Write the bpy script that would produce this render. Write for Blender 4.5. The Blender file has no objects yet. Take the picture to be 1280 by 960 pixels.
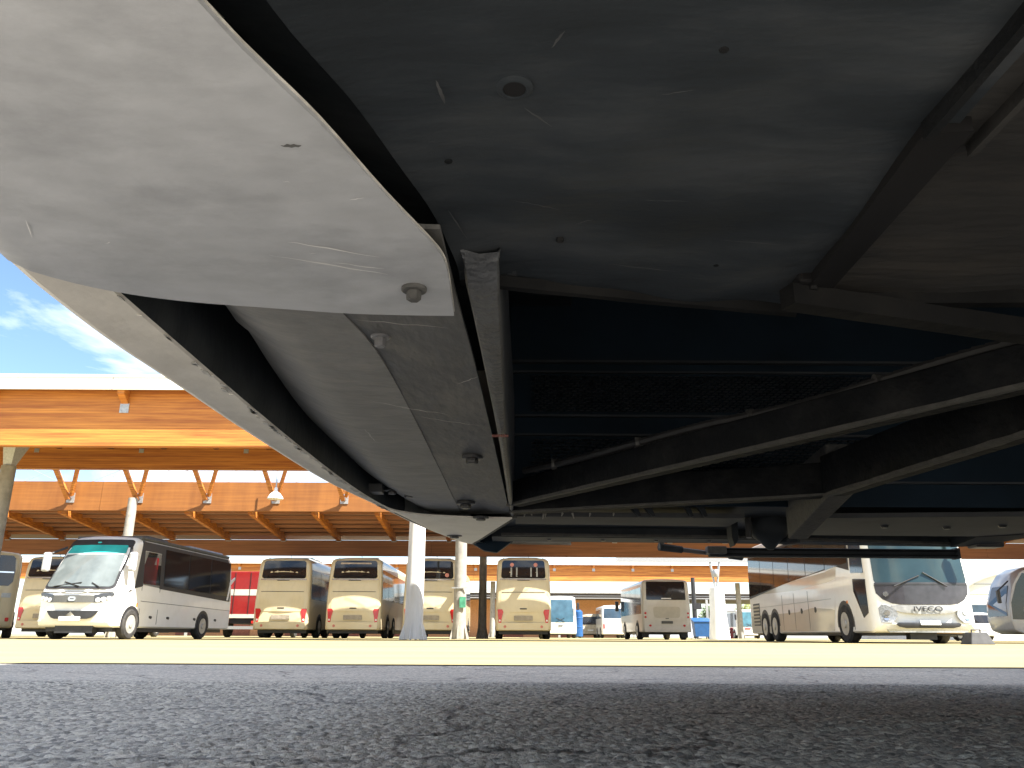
import bpy, bmesh, math, random
import numpy as np
from mathutils import Vector, Matrix
random.seed(7)
R = math.radians
scene = bpy.context.scene
COL = scene.collection

# ------------------------------------------------------------------ camera
cam_d = bpy.data.cameras.new('camera')
cam = bpy.data.objects.new('camera', cam_d)
COL.objects.link(cam)
cam_d.sensor_width = 36.0
cam_d.lens = 36.0 * 1000.0 / 1280.0
cam_d.clip_start = 0.02
cam_d.clip_end = 3000
PITCH = math.atan(0.315)
cam.location = (0, 0, 0.14)
cam.matrix_world = (Matrix.Translation((0, 0, 0.14)) @ Matrix.Rotation(R(90) + PITCH, 4, 'X')
                    @ Matrix.Rotation(R(0.28), 4, 'Z'))
scene.camera = cam

# ------------------------------------------------------------------ sky, sun, exposure
SUN_EL, SUN_AZ = R(51.8), R(57.0)          # azimuth: from behind (-Y) towards the right (+X)
to_sun = Vector((math.cos(SUN_EL) * math.sin(SUN_AZ), -math.cos(SUN_EL) * math.cos(SUN_AZ), math.sin(SUN_EL)))
world = bpy.data.worlds.new('World')
scene.world = world
world.use_nodes = True
wn, wl = world.node_tree.nodes, world.node_tree.links
wn.clear()
w_out = wn.new('ShaderNodeOutputWorld')
w_bg = wn.new('ShaderNodeBackground')
w_bg.inputs['Strength'].default_value = 0.067
w_sky = wn.new('ShaderNodeTexSky')
w_sky.sky_type = 'NISHITA'
w_sky.sun_disc = False
w_sky.sun_elevation = SUN_EL
w_sky.sun_rotation = math.atan2(to_sun.x, to_sun.y)
w_sky.air_density = 1.0
w_sky.dust_density = 0.3
w_sky.ozone_density = 3.5
w_tc = wn.new('ShaderNodeTexCoord')
w_map = wn.new('ShaderNodeMapping')
w_map.inputs['Scale'].default_value = (1.0, 1.0, 3.0)
w_map.inputs['Location'].default_value = (0.55, 0.2, 0.35)
w_map.inputs['Rotation'].default_value = (0.1, 0.25, 0.3)
w_n = wn.new('ShaderNodeTexNoise')
w_n.inputs['Scale'].default_value = 3.1
w_n.inputs['Detail'].default_value = 9.0
w_n.inputs['Roughness'].default_value = 0.58
w_n.inputs['Distortion'].default_value = 0.5
w_r = wn.new('ShaderNodeValToRGB')
w_r.color_ramp.elements[0].position = 0.43
w_r.color_ramp.elements[1].position = 0.63
w_mix = wn.new('ShaderNodeMix')
w_mix.data_type = 'RGBA'
w_mix.inputs[7].default_value = (7.5, 7.7, 8.0, 1)
wl.new(w_tc.outputs['Generated'], w_map.inputs['Vector'])
wl.new(w_map.outputs['Vector'], w_n.inputs['Vector'])
wl.new(w_n.outputs['Fac'], w_r.inputs['Fac'])
wl.new(w_r.outputs['Color'], w_mix.inputs[0])
wl.new(w_sky.outputs['Color'], w_mix.inputs[6])
wl.new(w_mix.outputs[2], w_bg.inputs['Color'])
wl.new(w_bg.outputs['Background'], w_out.inputs['Surface'])

sun_d = bpy.data.lights.new('sun', 'SUN')
sun_d.energy = 4.6
sun_d.angle = R(0.53)
sun_d.color = (1.0, 0.95, 0.87)
sun = bpy.data.objects.new('sun', sun_d)
COL.objects.link(sun)
sun.rotation_mode = 'QUATERNION'
sun.rotation_quaternion = (-to_sun).to_track_quat('-Z', 'Y')
sun.location = (20, -20, 30)

scene.view_settings.view_transform = 'Standard'
scene.view_settings.look = 'None'
scene.view_settings.exposure = 2.05
scene.view_settings.gamma = 1.0
scene.view_settings.use_curve_mapping = False
scene.render.engine = 'CYCLES'
scene.cycles.max_bounces = 8
scene.cycles.diffuse_bounces = 5
scene.cycles.glossy_bounces = 4


# ================================================================== materials
MATS = {}


def mat(name, col, rough=0.6, metal=0.0, spec=0.5, coat=0.0, var=0.25, vscale=6.0, dirt=None, dirt_amt=0.0,
        dirt_scale=3.0, bump=0.0, bscale=40.0, stretch=(1, 1, 1), detail=5.0, rvar=0.15):
    """Principled material whose colour is mottled with noise, dusted with a second noise and has fine relief."""
    if name in MATS:
        return MATS[name]
    m = bpy.data.materials.new(name)
    m.use_nodes = True
    nt = m.node_tree
    N, L = nt.nodes, nt.links
    b = N['Principled BSDF']
    b.inputs['Roughness'].default_value = rough
    b.inputs['Metallic'].default_value = metal
    b.inputs['Specular IOR Level'].default_value = spec
    if coat:
        b.inputs['Coat Weight'].default_value = coat
        b.inputs['Coat Roughness'].default_value = 0.06
    tc = N.new('ShaderNodeTexCoord')
    mp = N.new('ShaderNodeMapping')
    mp.inputs['Scale'].default_value = stretch
    L.new(tc.outputs['Object'], mp.inputs['Vector'])
    n1 = N.new('ShaderNodeTexNoise')
    n1.inputs['Scale'].default_value = vscale
    n1.inputs['Detail'].default_value = detail
    L.new(mp.outputs['Vector'], n1.inputs['Vector'])
    r1 = N.new('ShaderNodeValToRGB')
    c = Vector(col[:3])
    lo, hi = c * (1 - var), c * (1 + var)
    r1.color_ramp.elements[0].position = 0.3
    r1.color_ramp.elements[1].position = 0.7
    r1.color_ramp.elements[0].color = (*lo, 1)
    r1.color_ramp.elements[1].color = (*[min(x, 0.9) for x in hi], 1)
    L.new(n1.outputs['Fac'], r1.inputs['Fac'])
    last = r1.outputs['Color']
    if dirt:
        n2 = N.new('ShaderNodeTexNoise')
        n2.inputs['Scale'].default_value = dirt_scale
        n2.inputs['Detail'].default_value = 8.0
        n2.inputs['Roughness'].default_value = 0.65
        L.new(mp.outputs['Vector'], n2.inputs['Vector'])
        r2 = N.new('ShaderNodeValToRGB')
        r2.color_ramp.elements[0].position = 0.48
        r2.color_ramp.elements[1].position = 0.72
        r2.color_ramp.elements[1].color = (dirt_amt, dirt_amt, dirt_amt, 1)
        L.new(n2.outputs['Fac'], r2.inputs['Fac'])
        mx = N.new('ShaderNodeMix')
        mx.data_type = 'RGBA'
        mx.inputs[7].default_value = (*dirt, 1)
        L.new(r2.outputs['Color'], mx.inputs[0])
        L.new(last, mx.inputs[6])
        last = mx.outputs[2]
    L.new(last, b.inputs['Base Color'])
    if rvar:
        mr = N.new('ShaderNodeMapRange')
        mr.inputs['To Min'].default_value = max(0.02, rough - rvar * rough)
        mr.inputs['To Max'].default_value = min(1.0, rough + rvar * rough)
        L.new(n1.outputs['Fac'], mr.inputs['Value'])
        L.new(mr.outputs['Result'], b.inputs['Roughness'])
    if bump:
        n3 = N.new('ShaderNodeTexNoise')
        n3.inputs['Scale'].default_value = bscale
        n3.inputs['Detail'].default_value = 4.0
        L.new(mp.outputs['Vector'], n3.inputs['Vector'])
        bp = N.new('ShaderNodeBump')
        bp.inputs['Strength'].default_value = bump
        bp.inputs['Distance'].default_value = 0.01
        L.new(n3.outputs['Fac'], bp.inputs['Height'])
        L.new(bp.outputs['Normal'], b.inputs['Normal'])
    MATS[name] = m
    return m


def glass(name, col, rough=0.06, alpha=1.0):
    if name in MATS:
        return MATS[name]
    m = mat(name, col, rough, 0, 0.6, var=0.3, vscale=1.5, rvar=0)
    if alpha < 1.0:
        m.node_tree.nodes['Principled BSDF'].inputs['Alpha'].default_value = alpha
    return m


def asphalt_mat():
    m = bpy.data.materials.new('asphalt')
    m.use_nodes = True
    N, L = m.node_tree.nodes, m.node_tree.links
    b = N['Principled BSDF']
    b.inputs['Roughness'].default_value = 0.55
    b.inputs['Specular IOR Level'].default_value = 0.5
    tc = N.new('ShaderNodeTexCoord')
    big = N.new('ShaderNodeTexNoise')
    big.inputs['Scale'].default_value = 0.9
    big.inputs['Detail'].default_value = 7
    vor = N.new('ShaderNodeTexVoronoi')
    vor.inputs['Scale'].default_value = 115
    fine = N.new('ShaderNodeTexNoise')
    fine.inputs['Scale'].default_value = 420
    fine.inputs['Detail'].default_value = 3
    for n in (big, vor, fine):
        L.new(tc.outputs['Object'], n.inputs['Vector'])
    r1 = N.new('ShaderNodeValToRGB')
    r1.color_ramp.elements[0].position = 0.3
    r1.color_ramp.elements[1].position = 0.72
    r1.color_ramp.elements[0].color = (0.37, 0.342, 0.292, 1)
    r1.color_ramp.elements[1].color = (0.51, 0.472, 0.405, 1)
    L.new(big.outputs['Fac'], r1.inputs['Fac'])
    # each stone of the aggregate has its own grey
    r2 = N.new('ShaderNodeValToRGB')
    r2.color_ramp.elements[0].color = (0.28, 0.28, 0.29, 1)
    r2.color_ramp.elements[1].color = (1.55, 1.52, 1.46, 1)
    sep = N.new('ShaderNodeSeparateColor')
    L.new(vor.outputs['Color'], sep.inputs['Color'])
    L.new(sep.outputs[0], r2.inputs['Fac'])
    mx = N.new('ShaderNodeMix')
    mx.data_type = 'RGBA'
    mx.blend_type = 'MULTIPLY'
    mx.inputs[0].default_value = 0.8
    L.new(r1.outputs['Color'], mx.inputs[6])
    L.new(r2.outputs['Color'], mx.inputs[7])
    # cracks: dark lines in the colour imitate the shade inside them
    warp = N.new('ShaderNodeTexNoise')
    warp.inputs['Scale'].default_value = 1.7
    warp.inputs['Detail'].default_value = 6
    L.new(tc.outputs['Object'], warp.inputs['Vector'])
    mw = N.new('ShaderNodeMix')
    mw.data_type = 'RGBA'
    mw.inputs[0].default_value = 0.35
    L.new(tc.outputs['Object'], mw.inputs[6])
    L.new(warp.outputs['Color'], mw.inputs[7])
    cr = N.new('ShaderNodeTexVoronoi')
    cr.feature = 'DISTANCE_TO_EDGE'
    cr.inputs['Scale'].default_value = 2.3
    L.new(mw.outputs[2], cr.inputs['Vector'])
    rc = N.new('ShaderNodeValToRGB')
    rc.color_ramp.elements[0].position = 0.003
    rc.color_ramp.elements[1].position = 0.014
    rc.color_ramp.elements[0].color = (0.3, 0.3, 0.3, 1)
    rc.color_ramp.elements[1].color = (1, 1, 1, 1)
    L.new(cr.outputs['Distance'], rc.inputs['Fac'])
    mc = N.new('ShaderNodeMix')
    mc.data_type = 'RGBA'
    mc.blend_type = 'MULTIPLY'
    mc.inputs[0].default_value = 1.0
    L.new(mx.outputs[2], mc.inputs[6])
    L.new(rc.outputs['Color'], mc.inputs[7])
    L.new(mc.outputs[2], b.inputs['Base Color'])
    bp = N.new('ShaderNodeBump')
    bp.inputs['Strength'].default_value = 0.75
    bp.inputs['Distance'].default_value = 0.004
    inv = N.new('ShaderNodeMath')
    inv.operation = 'MULTIPLY_ADD'
    inv.inputs[1].default_value = -1.0
    L.new(vor.outputs['Distance'], inv.inputs[0])
    L.new(fine.outputs['Fac'], inv.inputs[2])
    L.new(inv.outputs[0], bp.inputs['Height'])
    L.new(bp.outputs['Normal'], b.inputs['Normal'])
    return m


def wood_mat(name, dark, light, vertical=False):
    """Glulam: long grain, lamella lines and resin streaks along the beam (or water streaks down it)."""
    m = bpy.data.materials.new(name)
    m.use_nodes = True
    N, L = m.node_tree.nodes, m.node_tree.links
    b = N['Principled BSDF']
    b.inputs['Roughness'].default_value = 0.6
    tc = N.new('ShaderNodeTexCoord')

    def noise(scale, st, det=6):
        mp = N.new('ShaderNodeMapping')
        mp.inputs['Scale'].default_value = st
        L.new(tc.outputs['Object'], mp.inputs['Vector'])
        n = N.new('ShaderNodeTexNoise')
        n.inputs['Scale'].default_value = scale
        n.inputs['Detail'].default_value = det
        n.inputs['Roughness'].default_value = 0.62
        L.new(mp.outputs['Vector'], n.inputs['Vector'])
        return n
    n1 = noise(1.0, (0.35, 3, 9))
    n2 = noise(1.0, (1.6, 2, 0.25)) if vertical else noise(1.0, (0.9, 2, 22))
    ad = N.new('ShaderNodeMath')
    ad.operation = 'MULTIPLY_ADD'
    ad.inputs[1].default_value = 0.9 if vertical else 0.5
    L.new(n2.outputs['Fac'], ad.inputs[0])
    L.new(n1.outputs['Fac'], ad.inputs[2])
    mr = N.new('ShaderNodeMapRange')
    mr.inputs['From Min'].default_value = 0.72 if vertical else 0.58
    mr.inputs['From Max'].default_value = 1.18 if vertical else 0.95
    L.new(ad.outputs[0], mr.inputs['Value'])
    r = N.new('ShaderNodeValToRGB')
    r.color_ramp.elements[0].color = (*dark, 1)
    r.color_ramp.elements[1].color = (*light, 1)
    L.new(mr.outputs['Result'], r.inputs['Fac'])
    # lamella joints
    wv = N.new('ShaderNodeTexWave')
    wv.wave_type = 'BANDS'
    wv.bands_direction = 'Z'
    wv.inputs['Scale'].default_value = 3.9
    wv.inputs['Distortion'].default_value = 0.15
    L.new(tc.outputs['Object'], wv.inputs['Vector'])
    rw = N.new('ShaderNodeValToRGB')
    rw.color_ramp.elements[0].position = 0.0
    rw.color_ramp.elements[1].position = 0.06
    rw.color_ramp.elements[0].color = (0.92, 0.92, 0.92, 1) if vertical else (0.6, 0.6, 0.6, 1)
    rw.color_ramp.elements[1].color = (1, 1, 1, 1)
    L.new(wv.outputs['Fac'], rw.inputs['Fac'])
    mx = N.new('ShaderNodeMix')
    mx.data_type = 'RGBA'
    mx.blend_type = 'MULTIPLY'
    mx.inputs[0].default_value = 1.0
    L.new(r.outputs['Color'], mx.inputs[6])
    L.new(rw.outputs['Color'], mx.inputs[7])
    L.new(mx.outputs[2], b.inputs['Base Color'])
    return m


ASPHALT = asphalt_mat()
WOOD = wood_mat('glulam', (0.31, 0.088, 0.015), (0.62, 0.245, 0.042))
WOODV = wood_mat('glulam_streaked_shade', (0.19, 0.066, 0.012), (0.30, 0.115, 0.022), True)  # darkened wood colours imitate shade on the front beam; streaks are its own
WOOD2 = wood_mat('soffit_timber', (0.24, 0.10, 0.045), (0.38, 0.17, 0.08))
DECK = mat('soffit_boards', (0.20, 0.10, 0.065), 0.7, vscale=3, stretch=(0.4, 8, 8))
FASCIA = mat('white_fascia', (0.78, 0.77, 0.74), 0.45, var=0.05, dirt=(0.5, 0.48, 0.42), dirt_amt=0.4, stretch=(4, 1, .6))
STEELG = mat('galvanised_steel', (0.42, 0.43, 0.43), 0.45, 0.6, var=0.15, vscale=20)
CONC = mat('grey_concrete', (0.30, 0.28, 0.24), 0.85, var=0.2, vscale=5, dirt=(0.25, 0.24, 0.22), dirt_amt=0.6, bump=0.2)
WHITEC = mat('white_painted_post', (0.80, 0.80, 0.78), 0.6, var=0.06, dirt=(0.5, 0.48, 0.44), dirt_amt=0.5, stretch=(3, 3, .5))
BEIGE = mat('cream_coach_paint', (0.60, 0.51, 0.325), 0.35, coat=0.5, var=0.05, vscale=1.2, dirt=(0.40, 0.34, 0.24), dirt_amt=0.45,
            dirt_scale=1.3, stretch=(1, 1, .6))
CREAM2 = mat('pale_beige_paint', (0.57, 0.53, 0.45), 0.35, coat=0.5, var=0.05, vscale=1.2, dirt=(0.42, 0.38, 0.3), dirt_amt=0.4)
SILVERB = mat('champagne_paint', (0.48, 0.44, 0.345), 0.3, coat=0.7, var=0.05, vscale=1.2, dirt=(0.4, 0.37, 0.3), dirt_amt=0.3)
WHITE = mat('white_coach_paint', (0.80, 0.785, 0.745), 0.3, coat=0.6, var=0.03, vscale=1.2, dirt=(0.60, 0.56, 0.48), dirt_amt=0.25)
SILVER = mat('silver_grey_paint', (0.42, 0.43, 0.46), 0.35, coat=0.5, var=0.06)
TINT = glass('tinted_glass', (0.014, 0.015, 0.018))
TINTB = glass('blue_tinted_glass', (0.03, 0.055, 0.085))
SCREEN = glass('screen_reflection_glass', (0.13, 0.15, 0.15), 0.04)  # grey-blue base colour imitates reflected sky and ground
TEAL = glass('teal_sun_band', (0.03, 0.34, 0.32), 0.2)
CLEAR = glass('cab_glass', (0.05, 0.055, 0.06), 0.04, 0.35)
BLACK = mat('black_plastic', (0.022, 0.022, 0.024), 0.45, var=0.3)
RUBBER = mat('tyre_rubber', (0.024, 0.023, 0.022), 0.85, var=0.3, dirt=(0.10, 0.09, 0.075), dirt_amt=0.5)
RIM = mat('rim_metal', (0.50, 0.49, 0.46), 0.4, 0.5, var=0.15)
REDL = mat('red_lamp_lens', (0.50, 0.014, 0.014), 0.2, var=0.15, coat=0.5)
ORNG = mat('orange_lamp_lens', (0.75, 0.22, 0.02), 0.25, var=0.1)
CHROME = mat('chrome', (0.7, 0.7, 0.7), 0.15, 1.0, var=0.05)
PLATEW = mat('number_plate', (0.72, 0.72, 0.68), 0.4, var=0.06)
PLATED = mat('dark_number_plate', (0.08, 0.08, 0.07), 0.5)
REDP = mat('red_paint', (0.24, 0.008, 0.008), 0.4, var=0.1, coat=0.3)
REDF = mat('red_fabric', (0.45, 0.03, 0.035), 0.9, var=0.2)
BLUEP = mat('blue_paint', (0.012, 0.075, 0.22), 0.45, var=0.15)
TERRA = mat('terracotta_render', (0.55, 0.28, 0.14), 0.9, var=0.12)
# underside of the near coach
GREYP = mat('worn_grey_panel', (0.375, 0.385, 0.41), 0.45, spec=0.45, var=0.10, vscale=24, detail=9.0, dirt=(0.265, 0.273, 0.292), dirt_amt=1.0,
            dirt_scale=7.5, bump=0.10, bscale=22, stretch=(1, 1.6, 1), rvar=0.25)
LIPP = mat('dusty_bumper_lip', (0.60, 0.565, 0.51), 0.5, var=0.08, vscale=12, dirt=(0.47, 0.435, 0.385), dirt_amt=0.6, dirt_scale=16,
           bump=0.10, bscale=60)
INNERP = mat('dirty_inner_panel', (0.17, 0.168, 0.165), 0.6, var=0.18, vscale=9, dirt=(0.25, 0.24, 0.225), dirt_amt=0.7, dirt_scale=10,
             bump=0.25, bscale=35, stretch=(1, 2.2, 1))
FLANGEP = mat('dark_inner_strip', (0.075, 0.076, 0.079), 0.6, var=0.25, vscale=9, dirt=(0.16, 0.15, 0.135), dirt_amt=0.7, dirt_scale=7,
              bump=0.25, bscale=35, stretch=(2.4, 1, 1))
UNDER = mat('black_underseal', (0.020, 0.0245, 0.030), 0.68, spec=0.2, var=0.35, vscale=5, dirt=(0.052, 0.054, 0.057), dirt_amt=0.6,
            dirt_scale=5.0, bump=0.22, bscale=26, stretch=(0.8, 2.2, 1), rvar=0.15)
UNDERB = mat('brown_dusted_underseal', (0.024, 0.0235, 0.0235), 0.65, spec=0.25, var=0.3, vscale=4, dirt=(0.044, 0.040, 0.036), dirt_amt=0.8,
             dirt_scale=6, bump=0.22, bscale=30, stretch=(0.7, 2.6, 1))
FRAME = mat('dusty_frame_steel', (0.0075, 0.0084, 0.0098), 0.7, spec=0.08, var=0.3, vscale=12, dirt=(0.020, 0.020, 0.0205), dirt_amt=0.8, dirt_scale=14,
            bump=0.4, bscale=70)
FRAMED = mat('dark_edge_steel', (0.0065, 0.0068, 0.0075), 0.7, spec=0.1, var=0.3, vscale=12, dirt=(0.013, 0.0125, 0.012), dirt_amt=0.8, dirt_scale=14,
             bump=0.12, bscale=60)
FRAMEL = mat('pale_edge_steel', (0.05, 0.049, 0.046), 0.8, var=0.35, vscale=40, dirt=(0.05, 0.047, 0.043), dirt_amt=0.9, dirt_scale=45,
             bump=0.4, bscale=120)  # paler steel tone for edges, beads and the hanger arm
ANGLE = mat('weathered_angle_iron', (0.066, 0.070, 0.078), 0.6, var=0.3, vscale=22, dirt=(0.045, 0.044, 0.043), dirt_amt=0.9, dirt_scale=18,
            bump=0.5, bscale=110)
CHIP = mat('chipped_bare_edge', (0.50, 0.485, 0.455), 0.7, var=0.3, vscale=60)
SCRATCH = mat('pale_scratch', (0.60, 0.60, 0.60), 0.6, var=0.2, vscale=40)
BOLT = mat('grimy_bolt', (0.075, 0.074, 0.072), 0.55, 0.2, var=0.35, vscale=60)
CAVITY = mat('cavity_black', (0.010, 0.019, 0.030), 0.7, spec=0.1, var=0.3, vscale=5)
MESHM = mat('mesh_metal', (0.045, 0.048, 0.054), 0.6, 0.0, spec=0.2, var=0.3, vscale=8)
FLOORG = mat('grey_floor_pan', (0.024, 0.027, 0.031), 0.75, spec=0.06, var=0.15, vscale=7, dirt=(0.03, 0.03, 0.032), dirt_amt=0.6, dirt_scale=9)


# ================================================================== mesh helpers
class MB:
    """Collects vertices and faces; build() links them as one mesh object."""

    def __init__(s):
        s.v, s.f = [], []

    def box(s, x0, x1, y0, y1, z0, z1):
        return s.hexa([(x0, y0, z0), (x1, y0, z0), (x1, y1, z0), (x0, y1, z0), (x0, y0, z1), (x1, y0, z1), (x1, y1, z1), (x0, y1, z1)])

    def hexa(s, p):
        n = len(s.v)
        s.v += [tuple(q) for q in p]
        s.f += [(n, n + 3, n + 2, n + 1), (n + 4, n + 5, n + 6, n + 7), (n, n + 1, n + 5, n + 4), (n + 1, n + 2, n + 6, n + 5),
                (n + 2, n + 3, n + 7, n + 6), (n + 3, n, n + 4, n + 7)]
        return s

    def slab(s, pts, dz):
        """polygon of 3D points (seen from below or above) given thickness dz upwards"""
        n = len(s.v)
        k = len(pts)
        s.v += [tuple(p) for p in pts] + [(p[0], p[1], p[2] + dz) for p in pts]
        s.f.append(tuple(range(n + k - 1, n - 1, -1)))
        s.f.append(tuple(range(n + k, n + 2 * k)))
        for i in range(k):
            j = (i + 1) % k
            s.f.append((n + i, n + j, n + k + j, n + k + i))
        return s

    def extr(s, pts, d):
        n = len(s.v)
        k = len(pts)
        s.v += [tuple(p) for p in pts] + [(p[0] + d[0], p[1] + d[1], p[2] + d[2]) for p in pts]
        s.f.append(tuple(range(n + k - 1, n - 1, -1)))
        s.f.append(tuple(range(n + k, n + 2 * k)))
        for i in range(k):
            j = (i + 1) % k
            s.f.append((n + i, n + j, n + k + j, n + k + i))
        return s

    def bar(s, p, q, w, h, up=(0, 0, 1)):
        """rectangular bar from p to q; its BOTTOM centre line runs p-q; w wide, h tall"""
        p, q = Vector(p), Vector(q)
        d = (q - p).normalized()
        u = Vector(up)
        side = d.cross(u).normalized()
        u = side.cross(d).normalized()
        a = [p - side * w / 2, p + side * w / 2, q + side * w / 2, q - side * w / 2]
        return s.hexa(a + [x + u * h for x in a])

    def tube(s, p, q, r0, r1=None, n=10):
        p, q = Vector(p), Vector(q)
        r1 = r0 if r1 is None else r1
        d = (q - p).normalized()
        a = d.orthogonal().normalized()
        b = d.cross(a)
        k = len(s.v)
        for c, r in ((p, r0), (q, r1)):
            for i in range(n):
                t = 2 * math.pi * i / n
                s.v.append(tuple(c + a * r * math.cos(t) + b * r * math.sin(t)))
        for i in range(n):
            j = (i + 1) % n
            s.f.append((k + i, k + j, k + n + j, k + n + i))
        s.f.append(tuple(range(k + n - 1, k - 1, -1)))
        s.f.append(tuple(range(k + n, k + 2 * n)))
        return s

    def lathe(s, prof, c=(0, 0, 0), n=16, axis='z'):
        """prof: list of (r, h)"""
        k = len(s.v)
        for r, h in prof:
            for i in range(n):
                t = 2 * math.pi * i / n
                a, b = r * math.cos(t), r * math.sin(t)
                if axis == 'z':
                    o = (a, b, h)
                elif axis == 'x':
                    o = (h, a, b)
                else:
                    o = (a, h, b)
                s.v.append((c[0] + o[0], c[1] + o[1], c[2] + o[2]))
        m = len(prof)
        for q in range(m - 1):
            for i in range(n):
                j = (i + 1) % n
                s.f.append((k + q * n + i, k + q * n + j, k + (q + 1) * n + j, k + (q + 1) * n + i))
        s.f.append(tuple(range(k + n - 1, k - 1, -1)))
        s.f.append(tuple(range(k + (m - 1) * n, k + m * n)))
        return s

    def grid(s, rows):
        k = len(s.v)
        w = len(rows[0])
        for r in rows:
            s.v += [tuple(p) for p in r]
        for i in range(len(rows) - 1):
            for j in range(w - 1):
                s.f.append((k + i * w + j, k + i * w + j + 1, k + (i + 1) * w + j + 1, k + (i + 1) * w + j))
        return s

    def build(s, name, material, parent=None, smooth=False, bevel=0.0, off=None, solid=0.0):
        me = bpy.data.meshes.new(name)
        if off is not None:
            vs = [(a - off[0], b - off[1], c - off[2]) for a, b, c in s.v]
        else:
            vs = s.v
        me.from_pydata(vs, [], s.f)
        bm = bmesh.new()
        bm.from_mesh(me)
        bmesh.ops.remove_doubles(bm, verts=bm.verts, dist=1e-6)
        bmesh.ops.recalc_face_normals(bm, faces=bm.faces)
        if solid:
            bmesh.ops.solidify(bm, geom=bm.faces[:], thickness=solid)
        if bevel:
            es = [e for e in bm.edges if len(e.link_faces) == 2 and e.calc_face_angle(0) > 0.6]
            bmesh.ops.bevel(bm, geom=es, offset=bevel, segments=2, affect='EDGES', profile=0.5, clamp_overlap=True)
        if smooth:
            for f in bm.faces:
                f.smooth = True
            for e in bm.edges:
                if len(e.link_faces) == 2 and e.calc_face_angle(0) > 0.62:
                    e.smooth = False
        bm.to_mesh(me)
        bm.free()
        me.materials.append(material)
        o = bpy.data.objects.new(name, me)
        COL.objects.link(o)
        if parent is not None:
            o.parent = parent
        return o


def share(o, parent, loc=None):
    c = o.copy()
    COL.objects.link(c)
    c.parent = parent
    if loc is not None:
        c.location = loc
    return c


def tag(o, label, cat, group=None):
    o['label'] = label
    o['category'] = cat
    if group:
        o['group'] = group
    return o


def thing(name, label, cat, loc=(0, 0, 0), rz=0.0, group=None):
    o = bpy.data.objects.new(name, None)
    o.empty_display_size = 0.2
    COL.objects.link(o)
    o.location = loc
    o.rotation_euler = (0, 0, rz)
    return tag(o, label, cat, group)


def copy_tree(o, parent=None):
    c = o.copy()
    COL.objects.link(c)
    c.parent = parent
    for ch in list(o.children):
        copy_tree(ch, c)
    return c


def text_mesh(body, size, depth):
    cu = bpy.data.curves.new('t', 'FONT')
    cu.body = body
    cu.size = size
    cu.extrude = depth
    cu.align_x = 'CENTER'
    o = bpy.data.objects.new('t', cu)
    COL.objects.link(o)
    dg = bpy.context.evaluated_depsgraph_get()
    me = bpy.data.meshes.new_from_object(o.evaluated_get(dg))
    bpy.data.objects.remove(o)
    return me


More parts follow.
